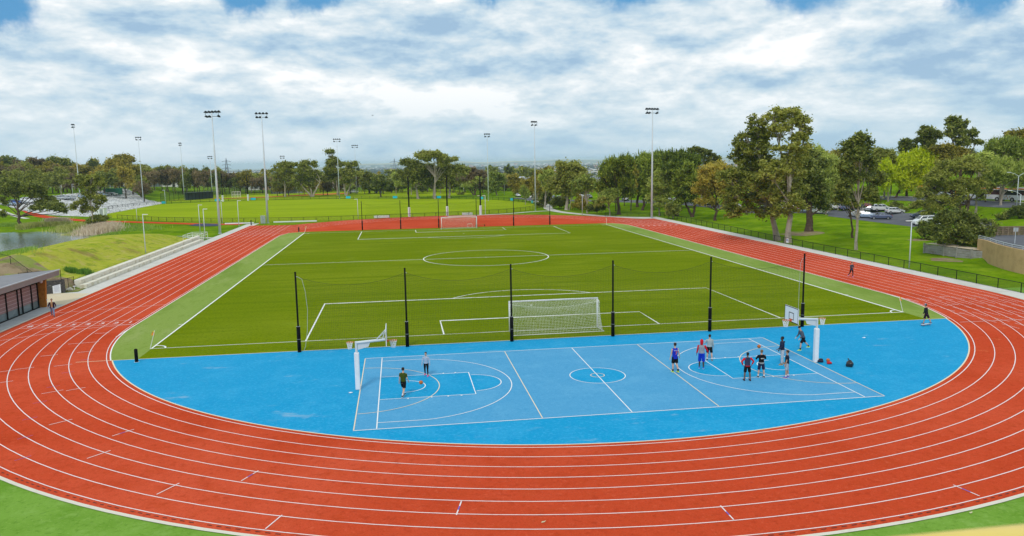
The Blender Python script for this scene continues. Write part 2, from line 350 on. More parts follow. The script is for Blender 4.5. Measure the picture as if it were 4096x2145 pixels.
def ribbon(name,pts,wd,m,dz=.03,sub=8):
    P=[];
    for i in range(len(pts)-1):
        p0=np.array(pts[max(i-1,0)],float);p1=np.array(pts[i],float);p2=np.array(pts[i+1],float);p3=np.array(pts[min(i+2,len(pts)-1)],float)
        for s_ in range(sub):
            u=s_/sub;P.append(.5*((2*p1)+(-p0+p2)*u+(2*p0-5*p1+4*p2-p3)*u*u+(-p0+3*p1-3*p2+p3)*u**3))
    P.append(np.array(pts[-1],float));mb=MB();vs=[];nw=4
    for i,p in enumerate(P):
        tt=P[min(i+1,len(P)-1)]-P[max(i-1,0)];tt/=np.linalg.norm(tt);nn=np.array([-tt[1],tt[0]])
        for j in range(nw+1):
            qq=p+nn*wd*(j/nw-.5);vs.append((qq[0],qq[1],float(H(qq[0],qq[1]))+dz))
    k_=nw+1;mb.add(vs,[(i*k_+j+1,i*k_+j,(i+1)*k_+j,(i+1)*k_+j+1) for i in range(len(P)-1) for j in range(nw)])
    o=mb.build(name,m,smooth=True);o['kind']='structure';return o
# ------------------------------------------------------------------ track, pitch, courts
CY,FY=9.8,94.5;R0=36.35;DL=1.208
def arc(cx,cy,r,a0,a1,n): return [(cx+r*math.cos(a0+(a1-a0)*i/n),cy+r*math.sin(a0+(a1-a0)*i/n)) for i in range(n+1)]
def stadium(r,rs=None,n=90):
    """closed loop; rs = half width on the straights"""
    rs=rs or r;f=lambda a:(rs-r)*abs(math.cos(a))**4
    P=[]
    for i in range(n+1):
        a=math.pi*i/n;rr=r+f(a);P.append((rr*math.cos(a),FY+rr*math.sin(a)))
    for i in range(n+1):
        a=math.pi+math.pi*i/n;rr=r+f(a);P.append((rr*math.cos(a),CY+rr*math.sin(a)))
    return P
# near apron and concrete surrounds (flat sheets, 4 mm apart)
struct(MB().poly([(-90,-60),(90,-60),(90,9),(49.3,9),(46.9,9),(0,0),(-46.9,9),(-49,9),(-90,-20)],.0),'near_apron',M_apron)
struct(MB().poly([(46.0,-25),(49.3,-25),(49.3,117.4),(44,117.4),(38,121.6),(36,121),(46,111)],.004),'right_footpath',M_conc)
struct(MB().poly([(-46,132),(-48.6,129.5),(-49.0,86),(-49.0,31.2),(-54,29.2),(-54,22.6),(-46,22.6)],.004),'left_footpath',M_conc)
struct(MB().poly([(-46,22.5),(-54,22.5),(-54,-30),(-46,-30)],.003),'pavilion_apron',M_concg)
struct(MB().poly([(-46.9,29.5),(-51.5,30.9),(-54,29),(-54,24),(-46.9,22.7)],.008),'sandy_path',M_tan)
struct(MB().poly(stadium(46.4,46.85),.010),'running_track',M_red)
struct(MB().poly([(-46.85,94.5),(-36.5,94.5),(-35.5,122.9),(-46.85,124.4)],.012).poly([(46.85,94.5),(46.85,112.2),(38,113.),(36.4,94.5)],.012),'track_chutes',M_red)
mb=MB();P=stadium(46.53,46.98);mb.strip(P[90:],.21,.03)
for z_ in (0,): pass
struct(mb,'outer_kerb',M_kerb)
# inner infield turf: margin then pitch
inf=[( -36.05,9.8)]+arc(0,CY,36.05,math.pi,math.pi+.372,14)[1:]
inf+=[(33.6,-3.25)]+arc(0,CY,36.05,-.372,0,14)+[(36.05,92),(36.0,96.5),(35.4,100),(34,102.3),(31,103.1),(-31,103.1),(-33.2,102.5),(-35.0,101.2),(-36,95.6)]
struct(MB().poly(inf,.014),'infield_margin',M_turf2)
struct(MB().poly([(-31.8,-3.2),(31.8,-3.2),(31.8,103.05),(-31.8,103.05)],.018),'soccer_pitch',M_turf)
dz=arc(0,CY,36.0,math.pi+.3695,2*math.pi-.3695,120)
struct(MB().poly(dz,.016),'court_surround',M_blue)
mb=MB();mb.strip(dz,.09,.022);mb.strip([(-36.05,-3.25),(36.1,-3.25)][0:1]+[(33.9,-3.25)],.08,.023)
struct(mb,'court_surround_border',M_cream)
cyc=-14.25
mb=MB();mb.poly([(-15.25,-21.87),(15.25,-21.87),(15.25,-6.62),(-15.25,-6.62)],.020)
struct(mb,'basketball_court',M_blue2)
mb=MB()
for s in (-1,1):
    k1=[(s*14.02,cyc-2.45),(s*8.22,cyc-2.45)]+[(s*(8.22-1.8*math.sin(a)),cyc-1.8*math.cos(a)) for a in np.linspace(0,math.pi,24)]+[(s*8.22,cyc+2.45),(s*14.02,cyc+2.45)]
    mb.poly(k1 if s>0 else k1[::-1],.024)
mb.poly(arc(0,cyc,1.8,0,2*math.pi,40)[:-1],.024)
struct(mb,'painted_keys',M_blue)
mb=MB();zl=.028
mb.strip([(-15.25,-21.87),(15.25,-21.87)],.07,zl);mb.strip([(-15.25,-6.62),(15.25,-6.62)],.07,zl)
for s in (-1,1):
    mb.strip([(s*14.02,-21.8),(s*14.02,-6.7)],.06,zl)
    mb.strip([(s*13.98,cyc-2.45),(s*8.22,cyc-2.45),(s*8.22,cyc+2.45),(s*13.98,cyc+2.45)],.055,zl)
    mb.strip([(s*(8.16-1.8*math.sin(a)),cyc-1.8*math.cos(a)) for a in np.linspace(0.03,math.pi-.03,28)],.055,zl)
    mb.strip([(s*13.98,cyc-6.6)]+[(s*(12.43-6.7*math.cos(a)),cyc+6.7*math.sin(a)) for a in np.linspace(-1.40,1.40,50)]+[(s*13.98,cyc+6.6)],.055,zl+.001)
    mb.strip([(s*12.5,cyc-1.25)]+[(s*(12.43-1.25*math.cos(a)),cyc+1.25*math.sin(a)) for a in np.linspace(-1.5,1.5,20)]+[(s*12.5,cyc+1.25)],.055,zl)
    for yy in (-2.56,2.56):
        for xx in (12.3,10.9,9.9,9.1): mb.box((s*xx,cyc+yy,zl),(.10,.12,.002))
mb.strip([(0,-21.8),(0,-6.7)],.055,zl);mb.strip(arc(0,cyc,1.8,0,2*math.pi,44)[:-1],.055,zl+.002,True)
struct(mb,'basketball_lines',M_line)
mb=MB()
for s in (-1,1):
    mb.strip([(s*15.22,-21.8),(s*15.22,-6.7)],.06,zl+.004);mb.strip([(s*5.08,-21.8),(s*5.08,-6.7)],.055,zl+.004)
    mb.strip([(s*(15.2-4.9*math.cos(a)),cyc+4.9*math.sin(a)) for a in np.linspace(-1.56,1.56,40)],.055,zl+.005)
mb.strip(arc(0,cyc,.45,0,2*math.pi,20)[:-1],.055,zl+.006,True)
struct(mb,'netball_lines',M_cream)
# soccer lines
PW,PL=31.8,99.5;mb=MB();zl=.026;lw=.13
mb.strip([(-PW,0),(PW,0),(PW,PL),(-PW,PL)],lw,zl,True);mb.strip([(-PW,PL/2),(PW,PL/2)],lw,zl+.002)
mb.strip(arc(0,PL/2,9.15,0,2*math.pi,72)[:-1],lw,zl+.003,True)
for y0,s in ((0,1),(PL,-1)):
    for a,d in ((20.16,16.5),(9.16,5.5)): mb.strip([(-a,y0),(-a,y0+s*d),(a,y0+s*d),(a,y0)],lw,zl+.001)
    t0=math.asin(5.5/9.15);A=np.linspace(t0,math.pi-t0,30);mb.strip([(9.15*math.cos(a),y0+s*(11+9.15*math.sin(a))) for a in A],lw,zl+.002)
    for sx in (-1,1):
        mb.strip([(sx*(PW-1.0*math.cos(a)),y0+s*1.0*math.sin(a)) for a in np.linspace(0,math.pi/2,9)],lw,zl+.002)
        mb.box((sx*(PW+.25),y0+s*9.15,zl),(.35,.1,.002))
    mb.cyl((0,y0+s*11,zl-.001),.14,.002,12)
mb.cyl((0,PL/2,zl),.14,.004,12)
struct(mb,'soccer_lines',M_line)
# lane lines
mb=MB();zl=.020
for i in range(9):
    r=R0+DL*i;wd=.054 if i else .06
    P=stadium(r)
    mb.strip(P,wd,zl,True)
    if i: mb.strip([(-r,94.5),(-r,124.0-.13*(9-i))],.055,zl+.001);mb.strip([(r,94.5),(r,112.1)],.055,zl+.001)
struct(mb,'lane_lines',M_lineR)
mb=MB();mb.strip([(-36.07,5)]+[(-36.07,y) for y in (9.8,40,94)]+[(-36.05,95.6),(-35,101.2),(-33.2,102.55),(-31,103.15)],.09,.024)
mb.strip([(36.09,5),(36.09,40),(36.07,92),(36.0,96.5),(35.4,100.05),(34,102.35),(31,103.15)],.09,.024)
mb.strip(arc(0,CY,36.09,math.pi,math.pi+.37,14),.09,.025);mb.strip(arc(0,CY,36.09,-.37,0,14),.09,.025)
struct(mb,'inner_kerb',M_line)
mb=MB();zl=.025
def sg(a,b,wd=.055): mb.strip([a,b],wd,zl)
for r1,r2,th in ((39.75,40.9,-164.8),(37.4,38.5,-164.85),(38.6,39.75,-159.2),(42.1,43.4,-159.7),(40.95,42.1,-159.9),(43.4,44.6,-155.3),(42.1,43.3,-155.3),(39.7,40.9,-148.8),(38.5,39.6,-148.3),(41,42.2,-139.1),(42.2,43.4,-129.9),(39.8,41,-132.6),(43.5,44.75,-121.2),(41.2,42.4,-117.9),(44.85,46.05,-113),(42.6,43.85,-104),(43.65,44.9,-90),(44.8,46.0,-76.5),(37.4,38.5,-175.35),(37.4,39.65,-170.)):
    a=R_(th);sg((r1*math.cos(a),9.95+r1*math.sin(a)),(r2*math.cos(a),9.95+r2*math.sin(a)))
for a,b_ in (((44.95,21.5),(46.0,21.5)),((43.75,17.7),(44.87,17.7)),((42.4,13.8),(43.6,13.8)),((41.14,9.9),(42.35,9.9)),((39.9,6.),(41.1,6.05)),((37.8,2.05),(38.9,2.05)),((35.6,-1.6),(36.65,-1.6)),
    ((-46.0,10.45),(-36.35,10.3)),((-46.,12.2),(-36.3,12.2)),((-46.0,17.7),(-36.3,20.0)),((-36.35,10.25),(-41,8.9)),((-41,8.9),(-46.0,5.2)),((33.6,-4.85),(44.4,-5.2))): sg(a,b_)
for i in range(8):
    x=R0+DL*i
    for j in range(8):
        y=5.95-2.42*j;rr=math.hypot(x,y-.9-CY)
        if 36.6<rr<45.9: sg((x,y),(x,y-1.85),.045)
def text(s,size,loc,rz=0.,name='t'):
    cu=bpy.data.curves.new(name,'FONT');cu.body=s;cu.size=size;cu.align_x='CENTER';cu.align_y='CENTER';cu.offset=.012*size
    o=bpy.data.objects.new(name,cu);COL.objects.link(o);o.location=loc;o.rotation_euler=(0,0,rz)
    bpy.context.view_layer.update();dg=bpy.context.evaluated_depsgraph_get()
    me=bpy.data.meshes.new_from_object(o.evaluated_get(dg));me.transform(o.matrix_world)
    bpy.data.objects.remove(o);return me
def addmesh(mb,me):
    mb.add([v.co for v in me.vertices],[tuple(p.vertices) for p in me.polygons]);bpy.data.meshes.remove(me)
for i in range(8):
    x=R0+DL*(i+.5);addmesh(mb,text(str(i+1),.95,(-x,11.25,zl+.001)));addmesh(mb,text(str(i+1),1.2,(x,93.6,zl+.001)))
mb.strip([(42.2,96.3),(43.3,96.9),(44.4,97.8),(45.3,99.4)],.06,zl)
struct(mb,'track_markings',M_lineR)
M_or=mat('orange_line_paint',(.75,.25,.04),.6);M_bl=mat('blue_line_paint',(.16,.12,.48),.6)
mb=MB()
for r1,th in ((36.3,-39.8),(37.4,-33.),(38.6,-26.4),(39.9,-20.1),(41.1,-13.5),(42.3,-7),(40.5,8.2),(38.9,3),(37.6,-2.9),(42.7,13.2)):
    a=R_(th);u=np.array([math.cos(a),math.sin(a)]);n_=np.array([-u[1],u[0]]);c0=np.array([0,9.95]);p=c0+u*r1;q_=c0+u*(r1+1.0);mb.strip([p,q_],.035,zl);mb.poly([q_-u*.22+n_*.06,q_-u*.22-n_*.06,q_],zl+.001)
struct(mb,'orange_markings',M_or)
mb=MB()
for r2,th in ((45.4,-133.5),(44.1,-137.6),(42.9,-141.9),(41.7,-146.1),(40.45,-150.7),(39.3,-155.6),(38.1,-160.6)):
    a=R_(th);u=np.array([math.cos(a),math.sin(a)]);c0=np.array([0,9.95]);mb.strip([c0+u*(r2-.75),c0+u*r2],.03,zl)
for r1,r2,th in ((41.6,41.95,-117.9),(43.05,43.4,-104),(44.2,44.5,-90),(45.2,45.6,-76.5),(40.3,40.6,-132.6)):
    a=R_(th);u=np.array([math.cos(a),math.sin(a)]);c0=np.array([0,9.95]);mb.strip([c0+u*r1,c0+u*r2],.06,zl+.002)
struct(mb,'blue_markings',M_bl)
M_drain=mat('drain_slots',(.10,.02,.012),.8)
mb=MB()
for i in range(230):
    a=R_(-150+i*.54);rr=46.17+(46.85-46.4)*abs(math.cos(a))**4
    if i%9!=8: mb.box((rr*math.cos(a),CY+rr*math.sin(a),.0225),(.05,.22,.003),a)
struct(mb,'drain_slots',M_drain)
# ------------------------------------------------------------------ oval and far grounds
OV=[(-91.7,166.9),(-77.6,152.2),(-68,145),(-59.4,139.8),(-47,135.5),(-35,133.6),(-23,134.5),(-11,136.8),(3,139.8),(14,144),(22,151),(27,160),(30.3,173),(31,187),(28,203),(20,220),(6,235),(-13.7,246),(-36,255),(-57.6,259.5),(-75.8,259),(-90,253),(-102,244),(-108,228),(-109,208),(-103,185)]
def cr(pts,sub=6,closed=True):
    n=len(pts);P=[]
    for i in range(n if closed else n-1):
        g_=lambda j:np.array(pts[j%n] if closed else pts[min(max(j,0),n-1)],float)
        p0,p1,p2,p3=g_(i-1),g_(i),g_(i+1),g_(i+2)
        for s_ in range(sub):
            u=s_/sub;P.append(tuple(.5*((2*p1)+(-p0+p2)*u+(2*p0-5*p1+4*p2-p3)*u*u+(-p0+3*p1-3*p2+p3)*u**3)))
    if not closed: P.append(tuple(pts[-1]))
    return P
OVc=cr(OV);struct(MB().poly(OVc,.0),'oval_field',M_oval)
ribbon('far_footpath',[(47.5,115),(43,118.5),(38,124),(31.5,142),(30.8,158),(33.5,175),(34.5,195),(35,222),(44,250)],2.6,M_conc,.045)
ribbon('oval_footpath',[(31.0,150),(24,147.5),(14,141.2),(0,137.8)],1.6,M_conc,.05)
ribbon('jogging_path',[(-140,212),(-128,199),(-115,181),(-95,158),(-82,149.5),(-70,141),(-58,133),(-50,130)],3.6,M_red,.04)
ribbon('side_footpath',[(-150,212),(-131,191.5),(-117,174.5)],1.6,M_conc,.05)
ribbon('pond_footpath',[(-49,95.5),(-58,97.5),(-66,101)],1.6,M_conc,.05)
struct(MB().poly([(-110,258),(-88,262),(-60,266),(-34,262),(-10,256),(20,268),(15,345),(-20,352),(-75,350),(-105,320)],.0),'baseball_outfield',M_oval)
struct(MB().poly(cr([(-92,285),(-70,296),(-52,312),(-36,318),(-40,306),(-60,294),(-78,283)]),.01),'baseball_dirt',M_clay)
# ------------------------------------------------------------------ water, mound, banks
mw=bpy.data.materials.new('pond_water');mw.use_nodes=True;t=mw.node_tree;t.nodes.clear();k=NT(t)
g=k.n('ShaderNodeNewGeometry').outputs['Position']
b=k.n('ShaderNodeBsdfDiffuse',{'Color':(.03,.035,.03,1)});gl=k.n('ShaderNodeBsdfGlossy',{'Color':(.9,.93,.95,1),'Roughness':.10})
bp_=k.n('ShaderNodeBump',{'Height':k.noise(k.n('ShaderNodeMapping',{0:g,'Scale':(1.,1.6,1.)}).outputs[0],.9,4,.6),'Strength':1.,'Distance':.09});t.links.new(bp_.outputs[0],gl.inputs['Normal'])
mx=k.n('ShaderNodeMixShader',{0:.8,1:b.outputs[0],2:gl.outputs[0]})
k.n('ShaderNodeOutputMaterial',{0:mx.outputs[0]})
struct(MB().poly([(-101+29*math.cos(a),100+33*math.sin(a)) for a in np.linspace(0,2*math.pi,48)[:-1]],-.62),'pond_water',mw)
patch('mown_mound',[(-50.9,33.5),(-50.3,92),(-70,96),(-74,36)],M_mound,.10,90)
patch('bare_earth',[(-50.2,31.0),(-50.4,34.4),(-60,41),(-72,28)],M_dirt,.16,50)
patch('bare_earth_verge',[(-49.1,31.4),(-49.2,33.4),(-50.9,33.9),(-51.5,30.9)],M_dirt,.06,8)
M_rock=surf('white_gravel',[(.66,.66,.64),((.36,.37,.36),.55,.47,.60,.85,(.25,1.6)),((.13,.14,.11),.9,.54,.66,.85,(.25,1.8)),((.74,.74,.72),4.,.5,.7,.5)],rough=.95,bump=(3,1.,.3))
patch('gravel_bank',[(-100.5,176),(-102,252),(-148,345),(-139,205)],M_rock,.06,40)
# ------------------------------------------------------------------ floodlight masts
def floodlight(base,h,label,n=5,az=0.,big=True,group='floodlight masts around the sports fields'):
    t_=empty('floodlight_mast',base,az,label,'floodlight mast',group)
    m=MB();m.cyl((0,0,0),.36 if big else .22,.12,12);m.tube([(0,0,.1),(0,0,h*.5),(0,0,h)],[.27,.2,.11] if big else [.17,.13,.08],10);m.build('pole',M_pole,t_,True)
    w_=n*.78/2
    m=MB();m.tube([(-w_,0,h+.1),(w_,0,h+.1)],.06,6);m.tube([(-w_*.95,0,h-.75),(w_*.95,0,h-.75)],.05,6)
    for s in (-1,0,1): m.tube([(s*w_*.8,0,h-.8),(s*w_*.8,0,h+.15)],.045,6)
    m.build('crossarm',M_dpole,t_)
    hd=MB();
    pf=[(0,-.34,.06),(.30,-.26,.02),(.34,0,0),(.30,.30,-.02),(0,.36,-.04),(-.30,.30,-.02),(-.34,0,0),(-.30,-.26,.02)]
    hd.add([(p[0],p[1],p[2]-.1) for p in pf]+[(p[0]*.55,p[1]*.6,p[2]+.14) for p in pf],[tuple(range(8))[::-1],tuple(range(8,16))]+[(i,(i+1)%8,8+(i+1)%8,8+i) for i in range(8)])
    hm=hd.mesh('lamp_head',M_dpole)
    pos=[(-w_+.39+.78*i,.25,h+.22) for i in range(n)]+[(-w_+.5,.25,h-.7),(w_-.5,.25,h-.7)]+([(-w_+1.2,.25,h-.7)] if big else [])
    for p in pos:
        o=link('lamp_head',hm,t_);o.location=p;o.rotation_euler=(R_(-18),0,0)
    return t_
floodlight((-49.42,104.9,0),24.7,'tall grey floodlight mast left of the left running straight with five lamps over three',5,R_(-25))
floodlight((-43.98,131.3,0),26.0,'tall grey floodlight mast beside the grey cabinet behind the far end of the left straight',4,R_(5))
floodlight((46.64,113.1,0),25.2,'tall grey floodlight mast at the far right corner of the red track',5,R_(20))
floodlight((25.85,152.8,0),24.5,'grey floodlight mast where the far footpath meets the right end of the oval fence',3,R_(35),False)
floodlight((19.54,213.3,0),23.4,'grey floodlight mast behind the oval, right of the white padded goal posts',3,R_(15),False)
floodlight((-31.84,310.,0),22.2,'slim floodlight mast before the trees beyond the oval, beside the taller one',4,R_(0),False)
floodlight((-36.07,257.7,0),23.6,'slim floodlight mast rising at the far oval fence near the middle',4,R_(0),False)
floodlight((-67.54,327.5,0),17.9,'short thin floodlight mast beyond the red baseball dirt',3,R_(0),False)
floodlight((-99.82,321.8,0),18.2,'short thin floodlight mast left of the baseball cage',3,R_(0),False)
floodlight((-102.35,282.5,0),23.5,'floodlight mast beside the dark dugout left of the baseball field',2,R_(60),False)
floodlight((-112.64,262.3,float(H(-112.6,262.3))),25.4,'floodlight mast at the right end of the white gravel bank',3,R_(10),False)
pA=at(312,700,225);zA=float(H(pA[0],225))
floodlight((pA[0],225,zA),at(298,501,225)[2]-zA,'leftmost floodlight mast, rising out of the gravel bank among trees',2,R_(75),False)
# ------------------------------------------------------------------ small path lamps
def path_lamp(base,h,label,side=1,group='slim path lamps'):
    t_=empty('path_lamp',base,0,label,'path lamp',group)
    MB().cyl((0,0,0),.075,h,8,.055).build('pole',M_pole,t_,True)
    m=MB();m.box((side*.38,0,h-.02),(.72,.22,.09));m.box((side*.08,0,h+.0),(.2,.1,.1));m.build('lamp_head',M_wpaint,t_)
    return t_
for x,y,h,l,s in ((-50.99,62.1,6.0,'slim path lamp standing on the concrete terrace left of the straight',1),(-53.99,107.6,5.94,'slim path lamp left of the pair beside the far end of the terrace',1),(-49.25,91.6,5.9,'slim path lamp at the white railing at the far end of the terrace',1),
    (-55.2,134.2,5.6,'slim path lamp just behind the tall left mast, by the jogging path',1),(-49.07,122.7,6.0,'slim path lamp near the black bollard at the end of the left straight',1),(-80.9,153.4,3.6,'short path lamp in front of the left part of the oval fence',1),
    (-99.4,244.8,5.3,'slim path lamp at the far left edge of the oval',-1),(-22.7,136.3,5.1,'slim path lamp behind the near oval fence, above the far net',-1),(8.9,140.6,5.07,'left one of two close white lamp poles beside the oval goal posts',-1),(10.2,140.6,5.07,'right one of two close white lamp poles beside the oval goal posts',-1),
    (33.35,127.7,5.3,'white path lamp beside the footpath behind the red far bend',-1),(32.3,193,5.,'path lamp just behind the mast at the right end of the oval',-1),(49.9,24.5,5.9,'path lamp on the grass behind the right track fence',-1)):
    path_lamp((x,y,float(max(H(x,y),0)) if x>-60 else float(H(x,y))),h,l,s)
for (bx,by,tx,ty,l) in ((733,955,722,848,'path lamp in the left car park, left of the mast'),(1115,945,1108,818,'path lamp beside the green container in the left car park'),(350,1005,345,930,'path lamp by the white van in the left car park')):
    p=hit(*Z('a',bx,by));h=at(*Z('a',tx,ty),p[1])[2]-p[2];path_lamp(tuple(p),h,l,1,'car park lamps on the left')
for (X0,Yb,Yt,l) in ((1445,940,838,'thin far lamp post left of the maroon shelter'),(1307,930,845,'thin far lamp post near the middle mast'),(1224,930,840,'thin far lamp post by the pale forked gum tree'),(1121,940,845,'thin far lamp post right of the grey dugout'),(1855,950,845,'thin far lamp post right of the middle black goal post'),(2018,955,850,'thin far lamp post among trees right of the white mast')):
    p=hit(X0,400+Yb/2.516);h=at(X0,400+Yt/2.516,p[1])[2]-p[2];path_lamp(tuple(p),h,l,-1,'thin lamp posts beyond the oval')
# double arm street lamps on the right
def street_lamp(base,h,label,arms,cat='street lamp'):
    t_=empty('street_lamp',base,0,label,cat)
    MB().cyl((0,0,0),.09,h,8,.06).build('pole',M_pole,t_,True)
    for s in arms:
        MB().tube([(0,0,h-.1),(s*.9,0,h+.45),(s*2.1,0,h+.75)],.045,6).build('arm',M_pole,t_)
        m=MB();m.box((s*2.35,0,h+.76),(.75,.28,.13));m.build('lamp_head',M_wpaint,t_,bevel=.03)
p=hit(*Z('d',2500,1072));street_lamp(tuple(p),at(*Z('d',2503,765),p[1])[2]-p[2],'double armed street lamp in front of the orange and white bus',(-1,1))
p=hit(*Z('d',2528,1180));street_lamp(tuple(p),at(*Z('d',2530,950),p[1])[2]-p[2],'shorter single armed street lamp behind the timber planter at the right edge',(-1,))
p=hit(*Z('d',1228,985));street_lamp(tuple(p),at(*Z('d',1240,720),p[1])[2]-p[2],'street lamp half hidden by the lime green trees',(1,))
# ------------------------------------------------------------------ fences
def chainmat(name,op,col=(.012,.014,.012),sc_=14.):
    m=bpy.data.materials.new(name);m.use_nodes=True;t=m.node_tree;t.nodes.clear();k=NT(t)
    g=k.n('ShaderNodeTexCoord').outputs['UV'];sp=k.n('ShaderNodeSeparateXYZ',{0:g})
    u=k.math('ADD',sp.outputs[0],sp.outputs[1]);v=k.math('SUBTRACT',sp.outputs[0],sp.outputs[1])
    a=k.math('LESS_THAN',k.math('FRACT',k.math('MULTIPLY',u,sc_)),op/2);b_=k.math('LESS_THAN',k.math('FRACT',k.math('MULTIPLY',v,sc_)),op/2)
    f=k.math('MAXIMUM',a,b_)
    d=k.n('ShaderNodeBsdfPrincipled',{'Base Color':(*col,1),'Roughness':.5});tr=k.n('ShaderNodeBsdfTransparent')
    mx=k.n('ShaderNodeMixShader',{0:f,1:tr.outputs[0],2:d.outputs[0]});k.n('ShaderNodeOutputMaterial',{0:mx.outputs[0]});return m
M_chain=chainmat('chain_link_wire',.2);M_chain2=chainmat('fine_fence_mesh',.42)
def fence(pts,h,label,sp=3.,pr=.035,m=M_chain,zf=None,name='chain_fence',cat='fence',toprail=True):
    pts=[np.array(p[:2],float) for p in pts];seg=[np.linalg.norm(pts[i+1]-pts[i]) for i in range(len(pts)-1)];L=sum(seg)
    n=max(1,round(L/sp));S=[]
    for i in range(n+1):
        d=L*i/n;j=0
        while j<len(seg)-1 and d>seg[j]: d-=seg[j];j+=1
        p=pts[j]+(pts[j+1]-pts[j])*min(d/seg[j],1);S.append((p[0],p[1],max(float(H(*p)),-9) if zf is None else zf))
    o=np.array(S[0]);t_=empty(name,tuple(o),0,label,cat)
    S=[tuple(np.array(s)-o) for s in S]
    pm=MB().cyl((0,0,0),pr,h,8).mesh('post',M_blackm,True)
    for i,s in enumerate(S[:100]):
        q=link('post',pm,t_);q.location=s
    r=MB()
    for a,b in zip(S[:-1],S[1:]):
        if toprail: r.tube([(a[0],a[1],a[2]+h-.03),(b[0],b[1],b[2]+h-.03)],pr*.8,6)
        r.tube([(a[0],a[1],a[2]+.06),(b[0],b[1],b[2]+.06)],.012,4)
    r.build('rail',M_blackm,t_)
    me=bpy.data.meshes.new('wire_mesh');vs=[];fs=[];uv=[];d=0
    for a,b in zip(S[:-1],S[1:]):
        l=math.dist(a,b);k0=len(vs);vs+=[(a[0],a[1],a[2]+.05),(b[0],b[1],b[2]+.05),(b[0],b[1],b[2]+h-.05),(a[0],a[1],a[2]+h-.05)];fs.append((k0,k0+1,k0+2,k0+3));uv+=[(d,0),(d+l,0),(d+l,h),(d,h)];d+=l
    me.from_pydata(vs,[],fs);u=me.uv_layers.new(name='UVMap');u.data.foreach_set('uv',[c for p in uv for c in p]);me.materials.append(m);link('wire_mesh',me,t_)
    return t_
fence([(49.1,-12),(49.1,60),(49.6,72),(49.9,88),(50.3,104),(50.6,118.4)],1.08,'black chain mesh fence along the footpath outside the right straight',3.,.042)
fence([(50.6,118.6),(46.5,117.6),(41.5,119.4),(37.8,122.3)],1.05,'short black fence curving behind the far right track corner',2.6)
half=[p for p in OVc]
i0=min(range(len(half)),key=lambda i:math.dist(half[i],(-89,164)));
near=half[i0:i0+84] if i0+84<=len(half) else half[i0:]
sp_=[i for i,p in enumerate(half) if True]
kx=min(range(len(half)),key=lambda i:math.dist(half[i],(31,187)));k2=min(range(len(half)),key=lambda i:math.dist(half[i],(-109,208)))
fence(half[i0:kx+1],1.1,'black fence along the near side of the oval',3.,.05,zf=0.)
fence(half[kx:k2+1],1.1,'black fence along the far side of the oval',3.6,.055,zf=0.)
M_cyan=mat('cyan_banner_vinyl',(.02,.52,.70),.5)
def on_oval(px,py):
    p=hit(px,py);i=min(range(len(half)),key=lambda i:math.dist(half[i],p[:2]));return i
for n_,(kz,bx,by,l) in enumerate((('a',1740,1050,'leftmost, beside the gravel bank'),('a',2152,1025,'left of the tall left floodlight mast'),('b',0,1011,'between the two tall left masts'),('b',953,997,'just right of the middle thin mast'),('b',1388,997,'left of the left black goal post'),('b',1790,1000,'left of the middle black goal post'),('b',2145,1010,'left of the right black goal post'),('b',2447,1027,'right of the pale mast'),('c',110,1046,'at the right end of the oval'))):
    i=on_oval(*Z(kz,bx,by));a=np.array(half[i]);b_=np.array(half[(i+1)%len(half)]);tt=(b_-a)/np.linalg.norm(b_-a);nn=np.array([-tt[1],tt[0]])
    if nn@(np.array([-36,199])-a)<0: nn=-nn
    c_=a+nn*.12;m=MB();m.box((0,0,0),(1.9,.03,.85));o=m.build('banner',M_cyan);o.location=(c_[0],c_[1],.62);o.rotation_euler=(0,0,math.atan2(tt[1],tt[0]))
    tag(o,'cyan banner on the oval fence, '+l,'banner','cyan banners on the oval fence')
# ------------------------------------------------------------------ net posts and nets
def net_line(y,xs_,zone,tags):
    for i,x in enumerate(xs_):
        t_=empty('net_post',(x,y,0),0,tags[i],'net post','black net posts at the %s end'%zone)
        m=MB();m.cyl((0,0,0),.068,6.05,10);m.cyl((0,0,6.05),.075,.05,10);m.build('pole',M_black,t_,True)
        m=MB();m.cyl((0,0,.02),.14,1.95,14);m.build('padding',M_black,t_,True)
        m=MB();m.cyl((0,0,1.97),.145,.03,14);m.cyl((0,0,1.0),.144,.03,14);m.build('strap',mat('grey_strap',(.25,.25,.26),.5),t_)
        m=MB();m.tube([(.05,0,5.75),(.13,0,5.72)],.02,6);m.build('hook',M_pole,t_)
def ball_net(y,xs_,label,r=.0042,cell=.13,zb=.05):
    m=MB()
    for a,b in zip(xs_[:-1],xs_[1:]):
        edge=a==xs_[0]
        a_=a+.10;b_=b-.10;L=b_-a_;top=lambda x:4.98+.72*((2*(x-a_)/L-1)**2)
        n=int(L/cell)
        for i in range(n+1):
            x=a_+L*i/n
            if edge and i<5: continue
            zt=top(x);bow=.12*math.sin(i*.9)
            m.tube([(x,y,zb),(x+.01*math.sin(i),y+.04*math.sin(i*.31),zt*.5),(x,y,zt)],r,3,False)
        nz=int(5/cell)
        for j in range(nz+1):
            P=[]
            for i in range(0,13):
                x=a_+L*i/12;P.append((x,y+.03*math.sin(i+j*.2),zb+(top(x)-zb)*j/nz))
            if edge: P=P[1:] if j<nz else P
            m.tube(P,r if j<nz else .012,3,False)
    o=m.build('ball_stop_net',M_bnet);return tag(o,label,'net')
XN=[-20.2,-12.16,-4.07,4.06,12.16,20.18]
net_line(-3.58,XN,'near',['leftmost near black padded net post','near black padded net post second from left, by the left hoop','near black padded net post in front of the left goal post','near black padded net post just right of the near goal','near black padded net post second from right','rightmost near black padded net post, behind the right hoop'])
net_line(103.35,XN,'far',['leftmost far black net post','far black net post second from left','far black net post just left of the far goal','far black net post at the right side of the far goal','far black net post second from right','rightmost far black net post on the red far bend'])
ball_net(-3.58,XN,'fine black ball stop net hanging between the near posts')
